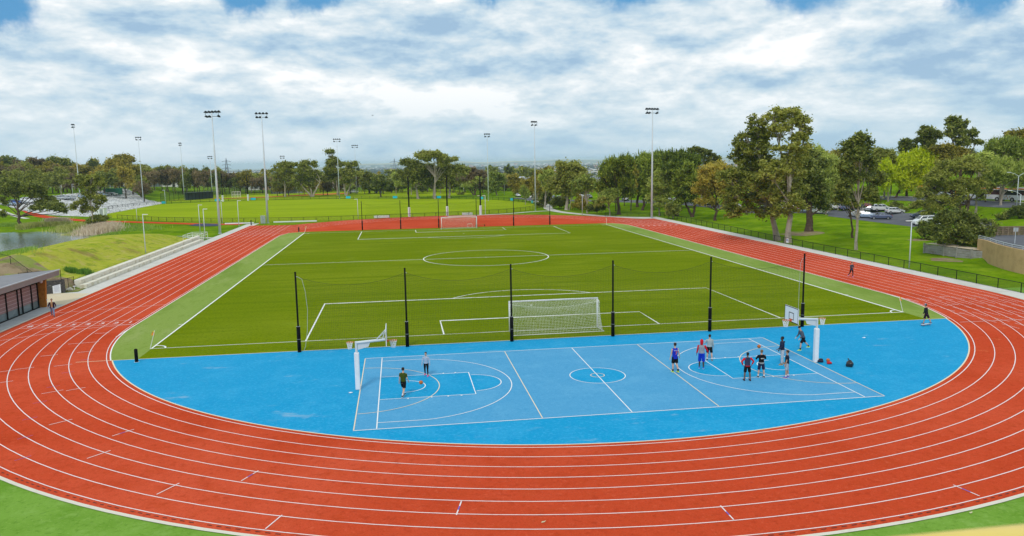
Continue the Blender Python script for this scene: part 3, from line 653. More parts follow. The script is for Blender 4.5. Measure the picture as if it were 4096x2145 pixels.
ball_net(103.35,XN,'fine black ball stop net hanging between the far posts',.004,.2)
m=MB();m.tube([(-20.1,-3.58,5.75),(-19.75,-3.58,5.55),(-19.55,-3.58,4.6),(-19.45,-3.58,3.2),(-19.55,-3.58,1.6),(-19.75,-3.58,.4),(-19.9,-3.58,.05)],.014,5)
tag(m.build('net_edge_rope',mat('pale_rope',(.5,.5,.48),.7)),'pale rope at the free left edge of the near net','rope')
m=MB();m.tube([(20.05,-3.58,5.75),(19.85,-3.58,5.3),(19.8,-3.58,3.2),(19.8,-3.58,1.2),(19.85,-3.58,.05)],.014,5)
tag(m.build('net_edge_rope',MC['pale_rope']),'pale rope at the right edge of the near net','rope')
for x,y,h,l in ((-31.6,-4.08,1.0,'black bollard at the left corner of the blue surface'),(-33.25,103.2,1.05,'black bollard on the red track behind the far left corner flag'),(-46.9,125.8,1.25,'black bollard at the end of the left straight')):
    t_=empty('bollard',(x,y,0),0,l,'bollard');m=MB();m.cyl((0,0,0),.12,h-.06,14);m.build('padding',M_black,t_,True);m=MB();m.sphere((0,0,h-.07),(.12,.12,.07),14,6);m.build('cap',M_black,t_,True);m=MB();m.cyl((0,0,0.005),.17,.02,14);m.build('base_plate',M_pole,t_)
# ------------------------------------------------------------------ soccer goals
def goal(y,s,label):
    """s=-1: net side towards -y"""
    t_=empty('soccer_goal',(0,y,0),0 if s<0 else math.pi,label,'soccer goal','soccer goals')
    m=MB()
    for x in (-3.72,3.72): m.cyl((x,0,0),.062,2.5,12)
    m.tube([(-3.78,0,2.5),(3.78,0,2.5)],.062,12);m.build('goal_frame',M_wpaint,t_,True)
    m=MB();D=-1.75
    m.tube([(-3.72,-.02,.04),(-3.84,D,.04),(3.84,D,.04),(3.72,-.02,.04)],.03,8)
    for x in (-3.72,3.72): m.tube([(x,-.03,2.46),(x,-.55,2.36),(x,-.66,2.2)],.028,6)
    m.build('ground_bar',M_wpaint,t_,True)
    # net: front top -> arc -> back bottom
    def prof(u,v): # u across 0..1, v down 0..1
        x=-3.7+7.4*u;sag=math.sin(math.pi*u)
        top=np.array([0,2.48]);k1=np.array([-.62,2.34-.36*sag]);k2=np.array([-.75-.1*sag,1.7-.1*sag]);e=np.array([D+.02,.05])
        if v<.22: q=top+(k1-top)*(v/.22)
        else:
            w_=(v-.22)/.78;q=k1*(1-w_)**2+2*w_*(1-w_)*(k2+np.array([-.12*sag,0]))+e*w_*w_
        return (x+.03*math.sin(v*9+u*5),q[0],q[1])
    m=MB();nu,nv=60,28;r=.0052
    for i in range(nu+1): m.tube([prof(i/nu,j/14) for j in range(15)],r,3,False)
    for j in range(nv+1): m.tube([prof(i/20,j/nv) for i in range(21)],r if j!=6 else .012,3,False)
    for x,u in ((-3.7,0),(3.7,1)):
        for j in range(1,nv):
            p=prof(u,j/nv);m.tube([(x,0,p[2]),(x,p[1],p[2])],r,3,False)
        for i in range(1,12):
            yy=D*i/12;zt=None
            for j in range(nv+1):
                p=prof(u,j/nv)
                if p[1]<=yy: zt=p[2];break
            if zt: m.tube([(x,yy,.05),(x,yy,zt)],r,3,False)
    m.build('goal_net',M_net,t_)
goal(0,-1,'large near white soccer goal with net behind it in front of the blue courts');goal(PL,1,'small looking far white soccer goal before the red bend')
# corner flags
M_flag=mat('orange_flag',(.85,.33,.05),.6);M_flag2=mat('yellow_flag',(.75,.80,.10),.6)
for x,y,s,l in ((-31.9,0,1,'corner flag at the near left corner of the pitch'),(31.8,0,-1,'corner flag at the near right corner of the pitch'),(-31.7,99.4,1,'corner flag at the far left corner of the pitch'),(31.85,99.4,0,'corner flag at the far right corner of the pitch')):
    t_=empty('corner_flag',(x,y,0),0,l,'corner flag','corner flags of the soccer pitch');t_.rotation_euler=(0,R_(17)*s,0)
    MB().cyl((0,0,0),.024,1.5,8).build('pole',M_wpaint,t_)
    sx=1 if s>=0 else -1
    MB().add([(0,0,1.5),(sx*.06,.02,1.12),(-sx*.2,.05,1.05),(-sx*.12,-.02,1.42),(0,.02,1.5),(sx*.06,.04,1.12),(-sx*.2,.07,1.05),(-sx*.12,0,1.42)],[(0,1,2,3),(7,6,5,4)]).build('flag',M_flag,t_)
    MB().add([(.0,-.01,1.5),(sx*.05,-.02,1.36),(-sx*.12,-.03,1.38)],[(0,1,2)]).build('flag_tip',M_flag2,t_)
# ------------------------------------------------------------------ basketball stands
M_boardm=mat('backboard_white',(.80,.82,.84),.4)
def ring(m,c,r,tr,n=20,ax=0):
    m.tube([(c[0]+r*math.cos(a),c[1]+r*math.sin(a),c[2]) for a in np.linspace(0,2*math.pi,n+1)],tr,6,False)
def hoopnet(m,c,r,l):
    for i in range(10):
        for s in (1,-1):
            P=[]
            for j in range(6):
                v=j/5;a=2*math.pi*(i+s*v*1.6)/10;rr=r*(1-.48*v**.8)
                P.append((c[0]+rr*math.cos(a),c[1]+rr*math.sin(a),c[2]-l*v))
            m.tube(P,.011,4,False)
def bb_stand(x,y,s,label):
    """s=+1 board looks towards +x (pole on the left)"""
    t_=empty('basketball_stand',(x,y,0),0 if s>0 else math.pi,label,'basketball hoop','basketball stands')
    m=MB();m.tube([(0,0,0),(0,0,3.08)],.075,12);m.tube([(0,0,3.0),(1.78,0,3.12)],.085,8);m.quad((.08,0,2.98),(.85,0,2.98),(.75,0,2.72),(.1,0,2.55)) ;m.quad((.08,.02,2.98),(.1,.02,2.55),(.75,.02,2.72),(.85,.02,2.98))
    m.tube([(1.6,0,3.1),(1.82,0,3.75)],.03,6);m.tube([(1.2,0,3.1),(1.82,.3,3.7)],.02,6);m.tube([(1.2,0,3.1),(1.82,-.3,3.7)],.02,6);m.build('post',M_pole,t_)
    m=MB();m.box((0,0,1.2),(.30,.30,2.36));m.build('padding',M_wpad,t_,bevel=.05)
    m=MB();m.box((1.86,0,3.42),(.045,1.8,1.05));bd=m.build('backboard',M_boardm,t_)
    m=MB();fx=1.886
    for a,b,c_,d_ in ((0,.91,3.42,1.07),): pass
    def frame(wy,z0_,z1_,th):
        m.box((fx,0,z0_),(.004,wy+th,th));m.box((fx,0,z1_),(.004,wy+th,th));m.box((fx,wy/2,(z0_+z1_)/2),(.0045,th,z1_-z0_-th));m.box((fx,-wy/2,(z0_+z1_)/2),(.0045,th,z1_-z0_-th))
    frame(1.75,2.92,3.92,.05);frame(.59,3.09,3.54,.05);m.build('board_marking',M_blackm,bd)
    m=MB();m.box((1.93,0,3.03),(.09,.14,.14));m.tube([(1.95,-.06,3.05),(2.08,-.1,3.05)],.014,6);m.tube([(1.95,.06,3.05),(2.08,.1,3.05)],.014,6);ring(m,(2.27,0,3.05),.228,.016);hp=m.build('rim',M_orng,t_)
    m=MB();hoopnet(m,(2.27,0,3.04),.225,.45);m.build('net',M_net,hp)
    m=MB();m.tube([(-.07,0,3.05),(-.2,0,3.05)],.014,6);ring(m,(-.39,0,3.05),.19,.012);hp=m.build('rim',M_orng,t_)
    hp['label']='smaller netball ring at the back of the stand'
    m=MB();hoopnet(m,(-.39,0,3.04),.188,.42);m.build('net',M_net,hp)
bb_stand(-15.35,-14.3,1,'basketball stand at the left baseline with its board seen edge on')
bb_stand(15.35,-14.1,-1,'basketball stand at the right baseline showing its white board face')
# ------------------------------------------------------------------ balls, bags, litter
M_ball=mat('basketball_leather',(.62,.17,.035),.6,var=.2,vscale=20)
def ball(c,label):
    t_=empty('basketball',c,0,label,'basketball','orange basketballs')
    MB().sphere((0,0,0),.122,20,12).build('ball_skin',M_ball,t_,True)
    m=MB();ring(m,(0,0,0),.1215,.003,24);
    m.tube([(.1215*math.cos(a),0,.1215*math.sin(a)) for a in np.linspace(0,6.283,25)],.003,4,False);m.tube([(0,.1215*math.cos(a),.1215*math.sin(a)) for a in np.linspace(0,6.283,25)],.003,4,False);m.build('seam',M_blackm,t_)
pB=at(1684,1530,-15.9);ball(tuple(pB),'basketball bouncing beside the man in the green shirt')
pB=at(3036,1386,-14.2);ball(tuple(pB),'basketball in the air above the man in the black hoodie')
ball((16.15,-14.3,.16),'basketball lying by the bags at the right hoop post')
def lump(name,c,r,m_,label,cat,parent=None,seed=0,n=18,mm=12):
    mb=MB().sphere((0,0,0),1,n,mm);q=random.Random(seed);ph=[q.uniform(0,6) for _ in range(6)]
    mb.v=[(x*r[0]*(1+.16*math.sin(3*y+ph[0]+2*z)+.1*math.sin(5*x+ph[1])),y*r[1]*(1+.16*math.sin(3*x+ph[2])+.1*math.sin(6*z+ph[3])),max(z*r[2]*(1+.2*math.sin(4*x+ph[4])+.12*math.sin(7*y+ph[5])),-r[2]*.62)) for x,y,z in mb.v]
    o=mb.build(name,m_,parent,True)
    if parent is None: o.location=(c[0],c[1],c[2]+r[2]*.62);tag(o,label,cat)
    else: o.location=c
    return o
M_navy=mat('navy_fabric',(.015,.02,.05),.8,var=.3,vscale=9);M_redf=mat('red_fabric',(.62,.02,.03),.8,var=.2,vscale=9);M_tealf=mat('teal_fabric',(.10,.40,.42),.8);M_plast=mat('glossy_black_plastic',(.012,.014,.018),.22,spec=.6)
lump('sports_bag',(15.62,-14.15,.03),(.29,.2,.14),M_navy,'dark navy sports bag at the foot of the right hoop post','bag',seed=2)
lump('folded_top',(15.72,-13.86,.03),(.22,.16,.12),M_tealf,'teal and white clothing lying behind the navy bag','clothing',seed=3)
lump('red_bag',(15.98,-14.72,.03),(.17,.13,.10),M_redf,'red bag lying in front of the loose basketball','bag',seed=5)
tb=empty('bin_bag',(16.9,-15.6,.03),0,'shiny black plastic bin bag standing on the blue surface right of the hoop','bin bag')
lump('bag_body',(0,0,.15),(.25,.24,.25),M_plast,'','',tb,seed=9)
MB().tube([(0,0,.32),(-.02,.01,.44),(-.10,.02,.53)],[.09,.03,.05],8).build('tied_neck',M_plast,tb,True)
M_paper=mat('white_paper',(.82,.82,.82),.7)
for c,rz,l in (((22.7,-8.3,.03),.4,'crumpled white paper on the open blue surface at right'),((-15.75,-14.95,.03),.1,'white paper scrap left of the left hoop post')):
    m=MB();m.add([(-.11,-.06,.0),(.10,-.07,.02),(.12,.06,.0),(-.09,.07,.03),(0,0,.05)],[(0,1,4),(1,2,4),(2,3,4),(3,0,4)]);m.add([(-.2,.02,0),(-.12,.0,.03),(-.13,.1,.01)],[(0,1,2)]);o=m.build('paper_scrap',M_paper);o.location=c;o.rotation_euler=(0,0,rz);tag(o,l,'litter')
# ------------------------------------------------------------------ people
def etube(mb,pts,rad,side,n=12):
    pts=[np.array(p,float) for p in pts];side=np.array(side,float);vs=[];N=len(pts)
    for i,p in enumerate(pts):
        t=pts[min(i+1,N-1)]-pts[max(i-1,0)];t/=np.linalg.norm(t)+1e-9
        a=side-t*np.dot(side,t);a/=np.linalg.norm(a)+1e-9;b=np.cross(t,a);rx,ry=rad[i] if hasattr(rad[i],'__len__') else (rad[i],rad[i])
        for k in range(n):
            an=2*math.pi*k/n;vs.append(p+a*rx*math.cos(an)+b*ry*math.sin(an))
    vs=[pts[0]]+vs+[pts[-1]];fs=[]
    for i in range(N-1):
        for k in range(n): k2=(k+1)%n;fs.append((1+i*n+k,1+i*n+k2,1+(i+1)*n+k2,1+(i+1)*n+k))
    e=len(vs)-1;fs+=[(0,1+(k+1)%n,1+k) for k in range(n)]+[(e,1+(N-1)*n+k,1+(N-1)*n+(k+1)%n) for k in range(n)]
    mb.add(vs,fs)
def fuse(mb,name,m,parent,vox,sm=4):
    me=mb.mesh('tmp',m);o=bpy.data.objects.new('tmp',me);COL.objects.link(o)
    r=o.modifiers.new('r','REMESH');r.mode='VOXEL';r.voxel_size=vox
    s=o.modifiers.new('s','SMOOTH');s.factor=.5;s.iterations=sm
    bpy.context.view_layer.update();dg=bpy.context.evaluated_depsgraph_get()
    n=bpy.data.meshes.new_from_object(o.evaluated_get(dg));n.name=name
    bpy.data.objects.remove(o);bpy.data.meshes.remove(me)
    n.materials.clear()
    for x in (m if isinstance(m,(list,tuple)) else [m]): n.materials.append(x)
    n.polygons.foreach_set('use_smooth',[True]*len(n.polygons))
    return link(name,n,parent)
def cloth(c,name): return mat('cloth_'+name,c,.85,var=.25,vscale=14,spec=.1)
M_eye=mat('eye_dark',(.02,.015,.012),.3);M_lip=mat('lip',(.35,.12,.10),.5)
SKIN={'fair':(.62,.36,.25),'tan':(.50,.27,.17),'dark':(.085,.040,.024),'brown':(.20,.10,.06)}
HAIR={'brown':(.06,.03,.015),'black':(.008,.007,.006),'dark':(.025,.014,.009),'blond':(.22,.13,.06)}
def person(base,head_dir,label,H_=1.78,skin='fair',hair='brown',legs=((8,5),(-6,8)),spread=4,arms=((5,8,12,0),(5,8,12,0)),lean=0,top=None,bottom=None,shoes=None,socks=None,extra=None,headturn=0,zoff=0.,female=False,hands=True):
    fwd=np.array([math.cos(R_(head_dir)),math.sin(R_(head_dir))])
    t_=empty('person',base,math.atan2(-fwd[0],fwd[1]),label,'person');t_.scale=(H_/1.8,)*3
    MS=mat('skin_'+skin,SKIN[skin],.55,spec=.3);X=np.array([1.,0,0])
    ca,sa=math.cos(R_(lean)),math.sin(R_(lean));piv=np.array([0,0,.98])
    def up(p): q=np.array(p,float)-piv;return piv+np.array([q[0],q[1]*ca+q[2]*sa,-q[1]*sa+q[2]*ca])
    J={}
    for s,side in ((-1,'L'),(1,'R')):
        sw,kn=legs[0 if s<0 else 1];hip=np.array([s*.095,0,.92]);a=R_(sw);b=R_(spread)
        d=np.array([s*math.sin(b),math.sin(a),-math.cos(a)]);d/=np.linalg.norm(d);knee=hip+d*.43
        a2=R_(sw-kn);d2=np.array([s*math.sin(b)*.6,math.sin(a2),-math.cos(a2)]);d2/=np.linalg.norm(d2);ank=knee+d2*.41
        J[side+'h'],J[side+'k'],J[side+'a']=hip,knee,ank
        A=arms[0 if s<0 else 1];sh=up((s*.185,0,1.44));a=R_(A[0]-lean*.3);b=R_(A[1])
        d=np.array([s*math.sin(b),math.sin(a)*math.cos(b),-math.cos(a)*math.cos(b)]);el=sh+d*.29
        a2=R_(A[0]+A[2]);b2=R_(A[1]+A[3]);d2=np.array([s*math.sin(b2),math.sin(a2)*math.cos(b2),-math.cos(a2)*math.cos(b2)]);wr=el+d2*.255
        J[side+'s'],J[side+'e'],J[side+'w'],J[side+'d']=sh,el,wr,d2
    low=min(J['La'][2],J['Ra'][2])-.085
    for k_ in J:
        if k_[1]!='d': J[k_]=J[k_]-np.array([0,0,low])
    dz_=np.array([0,0,-low]);U=lambda p:up(p)+dz_
    sw_=.92 if female else 1.
    mb=MB()
    etube(mb,[U((0,0,.84)),U((0,0,.93)),U((0,0,1.05)),U((0,.0,1.2)),U((0,.0,1.34)),U((0,0,1.43)),U((0,-.01,1.49))],[(.12,.09),(.165,.115),(.135*sw_,.095),(.155*sw_,.11),(.175*sw_,.115),(.15*sw_,.09),(.07,.065)],X,16)
    hx=R_(headturn);hv=lambda x,y,z:U((x*math.cos(hx)-y*math.sin(hx),x*math.sin(hx)+y*math.cos(hx),z))
    etube(mb,[U((0,-.015,1.44)),U((0,0,1.54)),hv(0,.01,1.6)],[.06,.055,.055],X,12)
    etube(mb,[hv(0,.025,1.565),hv(0,.022,1.61),hv(0,.008,1.67),hv(0,0,1.73),hv(0,-.008,1.775),hv(0,-.01,1.80)],[(.035,.04),(.058,.075),(.073,.092),(.076,.098),(.062,.08),(.02,.03)],X,16)
    mb.sphere(tuple(hv(0,.108,1.665)),(.014,.02,.018),8,6)
    for s in (-1,1): mb.sphere(tuple(hv(s*.078,0,1.675)),(.012,.018,.03),8,6)
    for s,side in ((-1,'L'),(1,'R')):
        h,kn,an=J[side+'h'],J[side+'k'],J[side+'a']
        etube(mb,[h+[0,0,.04],h*.7+kn*.3,h*.35+kn*.65,kn,kn*.7+an*.3-[0,.015,0],kn*.3+an*.7,an],[.085,.085,.065,.055,.056,.042,.036],X,12)
        etube(mb,[an+[0,-.05,-.03],an+[0,0,-.045],an+[0,.1,-.055],an+[0,.17,-.06]],[(.03,.03),(.036,.035),(.042,.025),(.03,.016)],X,10)
        sh,el,wr,dd=J[side+'s'],J[side+'e'],J[side+'w'],J[side+'d']
        etube(mb,[sh*.8+U((0,0,1.42))*.2,sh,sh*.6+el*.4,el,el*.65+wr*.35,wr],[.055,.055,.046,.037,.037,.025],X,10)
        sd=np.cross(dd,[0,0,1.]) if abs(dd[2])<.9 else np.array([0,1.,0]);sd/=np.linalg.norm(sd)+1e-9
        pn=np.cross(dd,sd)
        etube(mb,[wr,wr+dd*.04,wr+dd*.09],[(.026,.018),(.042,.017),(.04,.015)],sd,10)
        for f,(o_,L_) in enumerate(((-.031,.068),(-.010,.08),(.011,.076),(.031,.058))):
            p0=wr+dd*.085+sd*o_;p1=p0+dd*L_*.5+pn*.006;p2=p1+dd*L_*.4-pn*.02*s
            etube(mb,[p0,p1,p2],[.0095,.009,.007],sd,6)
        p0=wr+dd*.03-sd*.036;etube(mb,[p0,p0+dd*.03-sd*.024,p0+dd*.058-sd*.030],[.012,.0105,.008],sd,6)
    b=fuse(mb,'body',[MS,M_eye,M_lip],t_,.0125,2)
    cs=np.empty(len(b.data.polygons)*3);b.data.polygons.foreach_get('center',cs);cs=cs.reshape(-1,3);mi=np.zeros(len(cs),int)
    for s in (-1,1): mi[np.linalg.norm(cs-hv(s*.031,.094,1.69),axis=1)<.016]=1
    mi[(np.linalg.norm((cs-hv(0,.094,1.618))*[.5,1,1.6],axis=1)<.014)]=2
    b.data.polygons.foreach_set('material_index',mi)
    # hair
    if hair:
        mb=MB();etube(mb,[hv(0,-.035,1.64),hv(0,-.025,1.69),hv(0,-.016,1.75),hv(0,-.012,1.80),hv(0,-.01,1.825)],[(.062,.07),(.086,.092),(.089,.104),(.07,.09),(.02,.03)],X,16)
        if female: etube(mb,[hv(0,-.09,1.72),hv(0,-.13,1.68),hv(0,-.12,1.58),hv(0,-.10,1.5)],[.03,.035,.03,.012],X,8)
        fuse(mb,'hair',mat('hair_'+hair,HAIR[hair],.6,var=.3,vscale=60),t_,.014,1)
    # top : (colour, sleeve 's'/'l'/'n', sleeve colour or None, length)
    if top:
        c_,sl_,c2,hem=top[:4];mb=MB()
        etube(mb,[U((0,0,hem)),U((0,0,hem+.06)),U((0,0,1.1)),U((0,0,1.22)),U((0,0,1.36)),U((0,0,1.44)),U((0,-.005,1.495))],[(.165,.12),(.182,.135),(.165*sw_,.125),(.178*sw_,.132),(.20*sw_,.135),(.165*sw_,.108),(.08,.078)],X,18)
        dst=mb if not c2 else MB()
        for side in 'LR':
            sh,el,wr=J[side+'s'],J[side+'e'],J[side+'w']
            if sl_=='n': etube(mb,[sh*.7+U((0,0,1.42))*.3,sh+(U((0,0,1.42))-sh)*.12],[.06,.058],X,10)
            else:
                e_=el*.15+wr*.85 if sl_=='l' else sh*.3+el*.7
                P=[sh*.8+U((0,0,1.42))*.2,sh,sh*.55+el*.45]+([el,el*.5+wr*.5] if sl_=='l' else [])+[e_]
                etube(dst,P,[.072,.073,.064]+([.056,.052] if sl_=='l' else [])+[.044 if sl_=='l' else .064],X,12)
        if len(top)>4 and top[4]=='hood':
            etube(mb,[U((-.08,-.10,1.47)),U((0,-.14,1.46)),U((.08,-.10,1.47))],[.04,.055,.04],(0,0,1),8)
        if len(top)>4 and top[4]=='hoodup': pass
        fuse(mb,'top',cloth(*c_),t_,.02,3)
        if c2: fuse(dst,'sleeves',cloth(*c2),t_,.02,2)
    if bottom:
        c_,ln=bottom[:2];mb=MB()
        etube(mb,[U((0,0,1.04)),U((0,0,.95)),U((0,0,.86))],[(.158,.115),(.178,.13),(.165,.12)],X,16)
        for side in 'LR':
            h,kn,an=J[side+'h'],J[side+'k'],J[side+'a'];k_=1.0 if ln in('trousers','tights') else ln
            loose=0 if ln=='tights' else .03
            if k_==1.0: etube(mb,[h+[0,0,.03],h*.5+kn*.5,kn,kn*.5+an*.5,an+[0,0,.01]],[.098,.088+loose*.3,.062+loose*.7,.054+loose*.7,.042+loose*.6],X,12)
            else:
                e_=h*(1-k_)+kn*k_;etube(mb,[h+[0,0,.03],h*.5+e_*.5,e_],[.10,.10,.098],X,12)
        fuse(mb,'shorts' if k_<1 or ln not in('trousers','tights') else ln,cloth(*c_),t_,.019,2)
    for side in 'LR':
        an=J[side+'a'];mb=MB()
        etube(mb,[an+[0,-.075,-.045],an+[0,-.02,-.035],an+[0,.07,-.048],an+[0,.15,-.058],an+[0,.20,-.062]],[(.035,.04),(.044,.05),(.05,.038),(.052,.028),(.03,.018)],X,12)
        o=fuse(mb,'shoe',cloth(*shoes),t_,.013,1)
        m2=MB();m2.box(tuple(an+[0,.06,-.077]),(.09,.27,.018));m2.build('sole',M_wpaint if shoes[1]!='brown_shoe' else M_blackm,o,bevel=.006)
        if socks:
            mb=MB();etube(mb,[an+[0,0,-.02],an*.72+J[side+'k']*.28],[.044,.05],X,10);mb.build('sock',cloth(*socks),t_,True)
    if extra: extra(t_,U,hv,J)
    return t_
def hoodup(c):
    def f(t_,U,hv,J):
        mb=MB();etube(mb,[hv(0,-.03,1.5),hv(0,-.03,1.6),hv(0,-.02,1.68),hv(0,-.02,1.76),hv(0,-.015,1.83),hv(0,-.01,1.85)],[(.09,.09),(.095,.105),(.103,.118),(.10,.118),(.06,.08),(.02,.03)],(1,0,0),16);fuse(mb,'hood',cloth(*c),t_,.018,2)
    return f
def cap(c,beanie=True):
    def f(t_,U,hv,J):
        mb=MB();etube(mb,[hv(0,-.01,1.72),hv(0,-.01,1.77),hv(0,-.015,1.825),hv(0,-.02,1.85)],[(.086,.105),(.088,.106),(.06,.075),(.02,.03)],(1,0,0),16)
        if not beanie: mb.box(tuple(hv(0,.13,1.735)),(.13,.11,.012))
        fuse(mb,'beanie' if beanie else 'cap',cloth(*c),t_,.014,1)
    return f
def num7(t_,U,hv,J):
    def place(me,name,m,z_,y_=-.158):
        me.transform(Matrix.Rotation(R_(90),4,'X'));me.transform(Matrix.Translation((0,y_,z_)));me.materials.clear();me.materials.append(m);link(name,me,t_)
    place(text('7',.27,(0,0,0)),'jersey_number',mat('orange_print',(.85,.22,.06),.6),1.20+(U((0,0,1.2))[2]-1.2))
    place(text('ANTHONY',.068,(0,0,0)),'jersey_name',mat('white_print',(.85,.85,.85),.6),1.375,-.152)
Wc=lambda c,n:(c,n)
blk=Wc((.010,.010,.012),'black');navy=Wc((.022,.030,.065),'navy');red=Wc((.70,.015,.03),'red');grey=Wc((.42,.45,.46),'grey');wht=Wc((.78,.78,.78),'white')
person((-45.4,15.9,.02),-78,'person in an open dark jacket and jeans walking by the glass pavilion',1.72,'tan','dark',((14,6),(-16,18)),4,((-10,24,25,-18),(-14,26,22,-16)),0,(Wc((.42,.26,.13),'tan_shirt'),'l',Wc((.06,.025,.05),'plum_sleeve'),.93),(Wc((.22,.30,.48),'jeans'),'trousers'),blk,
  extra=lambda t_,U,hv,J:[fuse((lambda m:(etube(m,[U((s*.135,-.01,.86)),U((s*.13,-.01,1.1)),U((s*.125,-.01,1.3)),U((s*.10,-.01,1.45))],[(.085,.15),(.08,.145),(.085,.15),(.06,.11)],(1,0,0),14),m)[1])(MB()),'jacket',cloth((.035,.016,.03),'plum_jacket'),t_,.02,2) for s in (-1,1)])
person((-12.55,-16.3,.03),62,'person in a dark green t-shirt dribbling in the left key',1.8,'fair','dark',((24,14),(-16,26)),2,((-4,10,10,0),(10,8,22,-4)),3,(Wc((.055,.085,.012),'moss'),'s',None,.93),(blk,.82),blk,socks=wht)
person((-11.03,-12.1,.03),-105,'person in a pale blue hoodie and pink shoes in the left key',1.6,'fair','dark',((12,10),(-8,14)),4,((2,14,14,-6),(4,14,16,-8)),2,(Wc((.42,.52,.66),'pale_blue'),'l',None,.93,'hood'),(blk,'tights'),Wc((.75,.04,.30),'pink'),female=True)
person((5.13,-14.6,.03),100,'person in a blue number seven jersey seen from behind',1.97,'fair','dark',((6,10),(-4,22)),2,((0,12,6,0),(0,16,12,0)),1,(Wc((.015,.035,.50),'royal'),'n',None,.83),(blk,.80),Wc((.50,.75,.05),'lime_shoe'),socks=blk,extra=num7)
person((7.19,-14.05,.03),62,'person with a red hood up, grey vest back and long blue shorts',1.95,'dark',None,((4,4),(-4,6)),3,((2,12,6,0),(12,22,16,0)),0,(Wc((.33,.34,.38),'heather'),'l',red,.93),(Wc((.005,.045,.55),'blue_shorts'),1.12),Wc((.02,.20,.75),'blue_shoe'),extra=hoodup(red))
person((8.52,-12.2,.03),84,'person in a light grey sweatshirt walking away near the far sideline',1.83,'fair','dark',((8,12),(-8,8)),4,((14,26,70,-30),(2,10,10,0)),0,(Wc((.42,.48,.48),'light_grey'),'l',None,.92),(blk,.86),blk,socks=wht)
person((8.89,-17.3,.03),84,'person in a navy vest with red sleeves standing with hands on hips',1.8,'brown','black',((2,2),(-2,4)),7,((-6,42,18,-64),(-6,42,18,-64)),0,(Wc((.045,.05,.10),'navy_marl'),'l',Wc((.75,.015,.02),'scarlet'),.93,'hood'),(blk,.88),Wc((.10,.02,.025),'brown_shoe'),
  extra=lambda t_,U,hv,J:(lambda m:(etube(m,[U((0,0,.92)),U((0,0,.97))],[(.178,.133),(.184,.138)],(1,0,0),16),m.build('waistband',cloth((.75,.015,.02),'scarlet'),t_,True)))(MB()))
person((10.04,-16.85,.03),86,'person in a black hoodie and navy shorts standing with folded arms',1.8,'fair','blond',((3,2),(-3,3)),7,((22,26,80,-60),(22,26,84,-60)),0,(blk,'l',None,.98,'hood'),(Wc((.02,.025,.07),'navy_shorts'),.92),blk,socks=wht,
  extra=lambda t_,U,hv,J:[(lambda m:(etube(m,[U((0,0,.90)),U((0,0,1.0))],[(.180,.135),(.184,.140)],(1,0,0),16),m.build('shirt_hem',cloth((.35,.37,.38),'grey_hem'),t_,True)))(MB()),(lambda m:(m.box((0,-.152,1.28),(.22,.01,.018)),m.box((0,-.151,1.25),(.18,.01,.012)),m.build('printed_lettering',M_line,t_)))(MB())])
person((12.82,-14.25,.03),172,'person in a navy hoodie and pale grey trousers holding a hand out',1.92,'dark','black',((6,4),(-6,4)),4,((26,10,42,0),(4,10,12,0)),2,(navy,'l',None,.92,'hood'),(Wc((.50,.53,.58),'pale_grey'),'trousers'),Wc((.30,.20,.07),'tan_shoe'),female=False)
person((11.6,-17.2,.03),150,'person in a black t-shirt, grey shorts and purple shoes',1.77,'tan','brown',((5,4),(-4,4)),4,((4,8,14,0),(6,8,18,0)),0,(Wc((.018,.024,.045),'ink'),'s',None,.88),(Wc((.42,.46,.52),'grey_short'),.95),Wc((.12,.02,.42),'purple'),socks=wht)
person((16.2,-10.85,.03),178,'person in a black beanie and grey top lunging forward by the right hoop',1.86,'fair',None,((30,24),(-34,10)),4,((12,12,30,-12),(14,12,26,-10)),22,(Wc((.10,.115,.15),'slate'),'l',None,.93),(blk,.88),Wc((.50,.75,.05),'lime_shoe'),socks=blk,extra=cap(blk))
sk=person((30.07,-5.36,.15),118,'person in a black jumper and grey cap riding a skateboard',1.66,'tan','dark',((10,4),(-22,4)),9,((2,12,16,0),(2,12,16,0)),8,(Wc((.014,.018,.022),'charcoal'),'l',None,.93),(Wc((.03,.01,.025),'wine'),.95),Wc((.02,.03,.12),'navy_shoe'),extra=cap(Wc((.25,.33,.42),'grey_cap'),False))
person((39.1,19.64,.03),-80,'person in a dark jacket and black leggings running on the right straight',1.75,'fair','dark',((16,22),(-14,26)),3,((-20,24,85,-30),(16,22,88,-36)),4,(Wc((.055,.06,.09),'dark_jacket'),'l',None,.93),(blk,'tights'),Wc((.65,.15,.40),'pink_shoe'),
  extra=lambda t_,U,hv,J:(lambda m:(etube(m,[U((0,0,.915)),U((0,0,.95))],[(.178,.133),(.184,.138)],(1,0,0),16),m.build('blue_hem',cloth((.02,.22,.55),'blue_hem'),t_,True)))(MB()))
# skateboard under the rider
tb=empty('skateboard',(30.07,-5.36,.03),R_(14),'longboard skateboard under the rider in black','skateboard')
m=MB();P=[(-.52,0),(-.46,.09),(-.2,.12),(.2,.12),(.46,.09),(.52,0),(.46,-.09),(.2,-.12),(-.2,-.12),(-.46,-.09)];m.add([(a,b_,.10) for a,b_ in P]+[(a,b_,.12) for a,b_ in P],[tuple(range(10)),tuple(range(10,20))[::-1]]+[(i,(i+1)%10,10+(i+1)%10,10+i) for i in range(10)]);m.build('deck',mat('pale_deck',(.55,.60,.62),.5),tb)
for x in (-.34,.34):
    m=MB();m.tube([(x,-.11,.045),(x,.11,.045)],.012,6);m.box((x,0,.075),(.06,.06,.06));m.build('truck',M_pole,tb)
    for y in (-.11,.11):
        MB().tube([(x,y-.02,.037),(x,y+.02,.037)],.037,12).build('wheel',mat('red_wheel',(.35,.04,.03),.5),tb)
M_lf=mat('dry_leaf',(.55,.50,.30),.8)
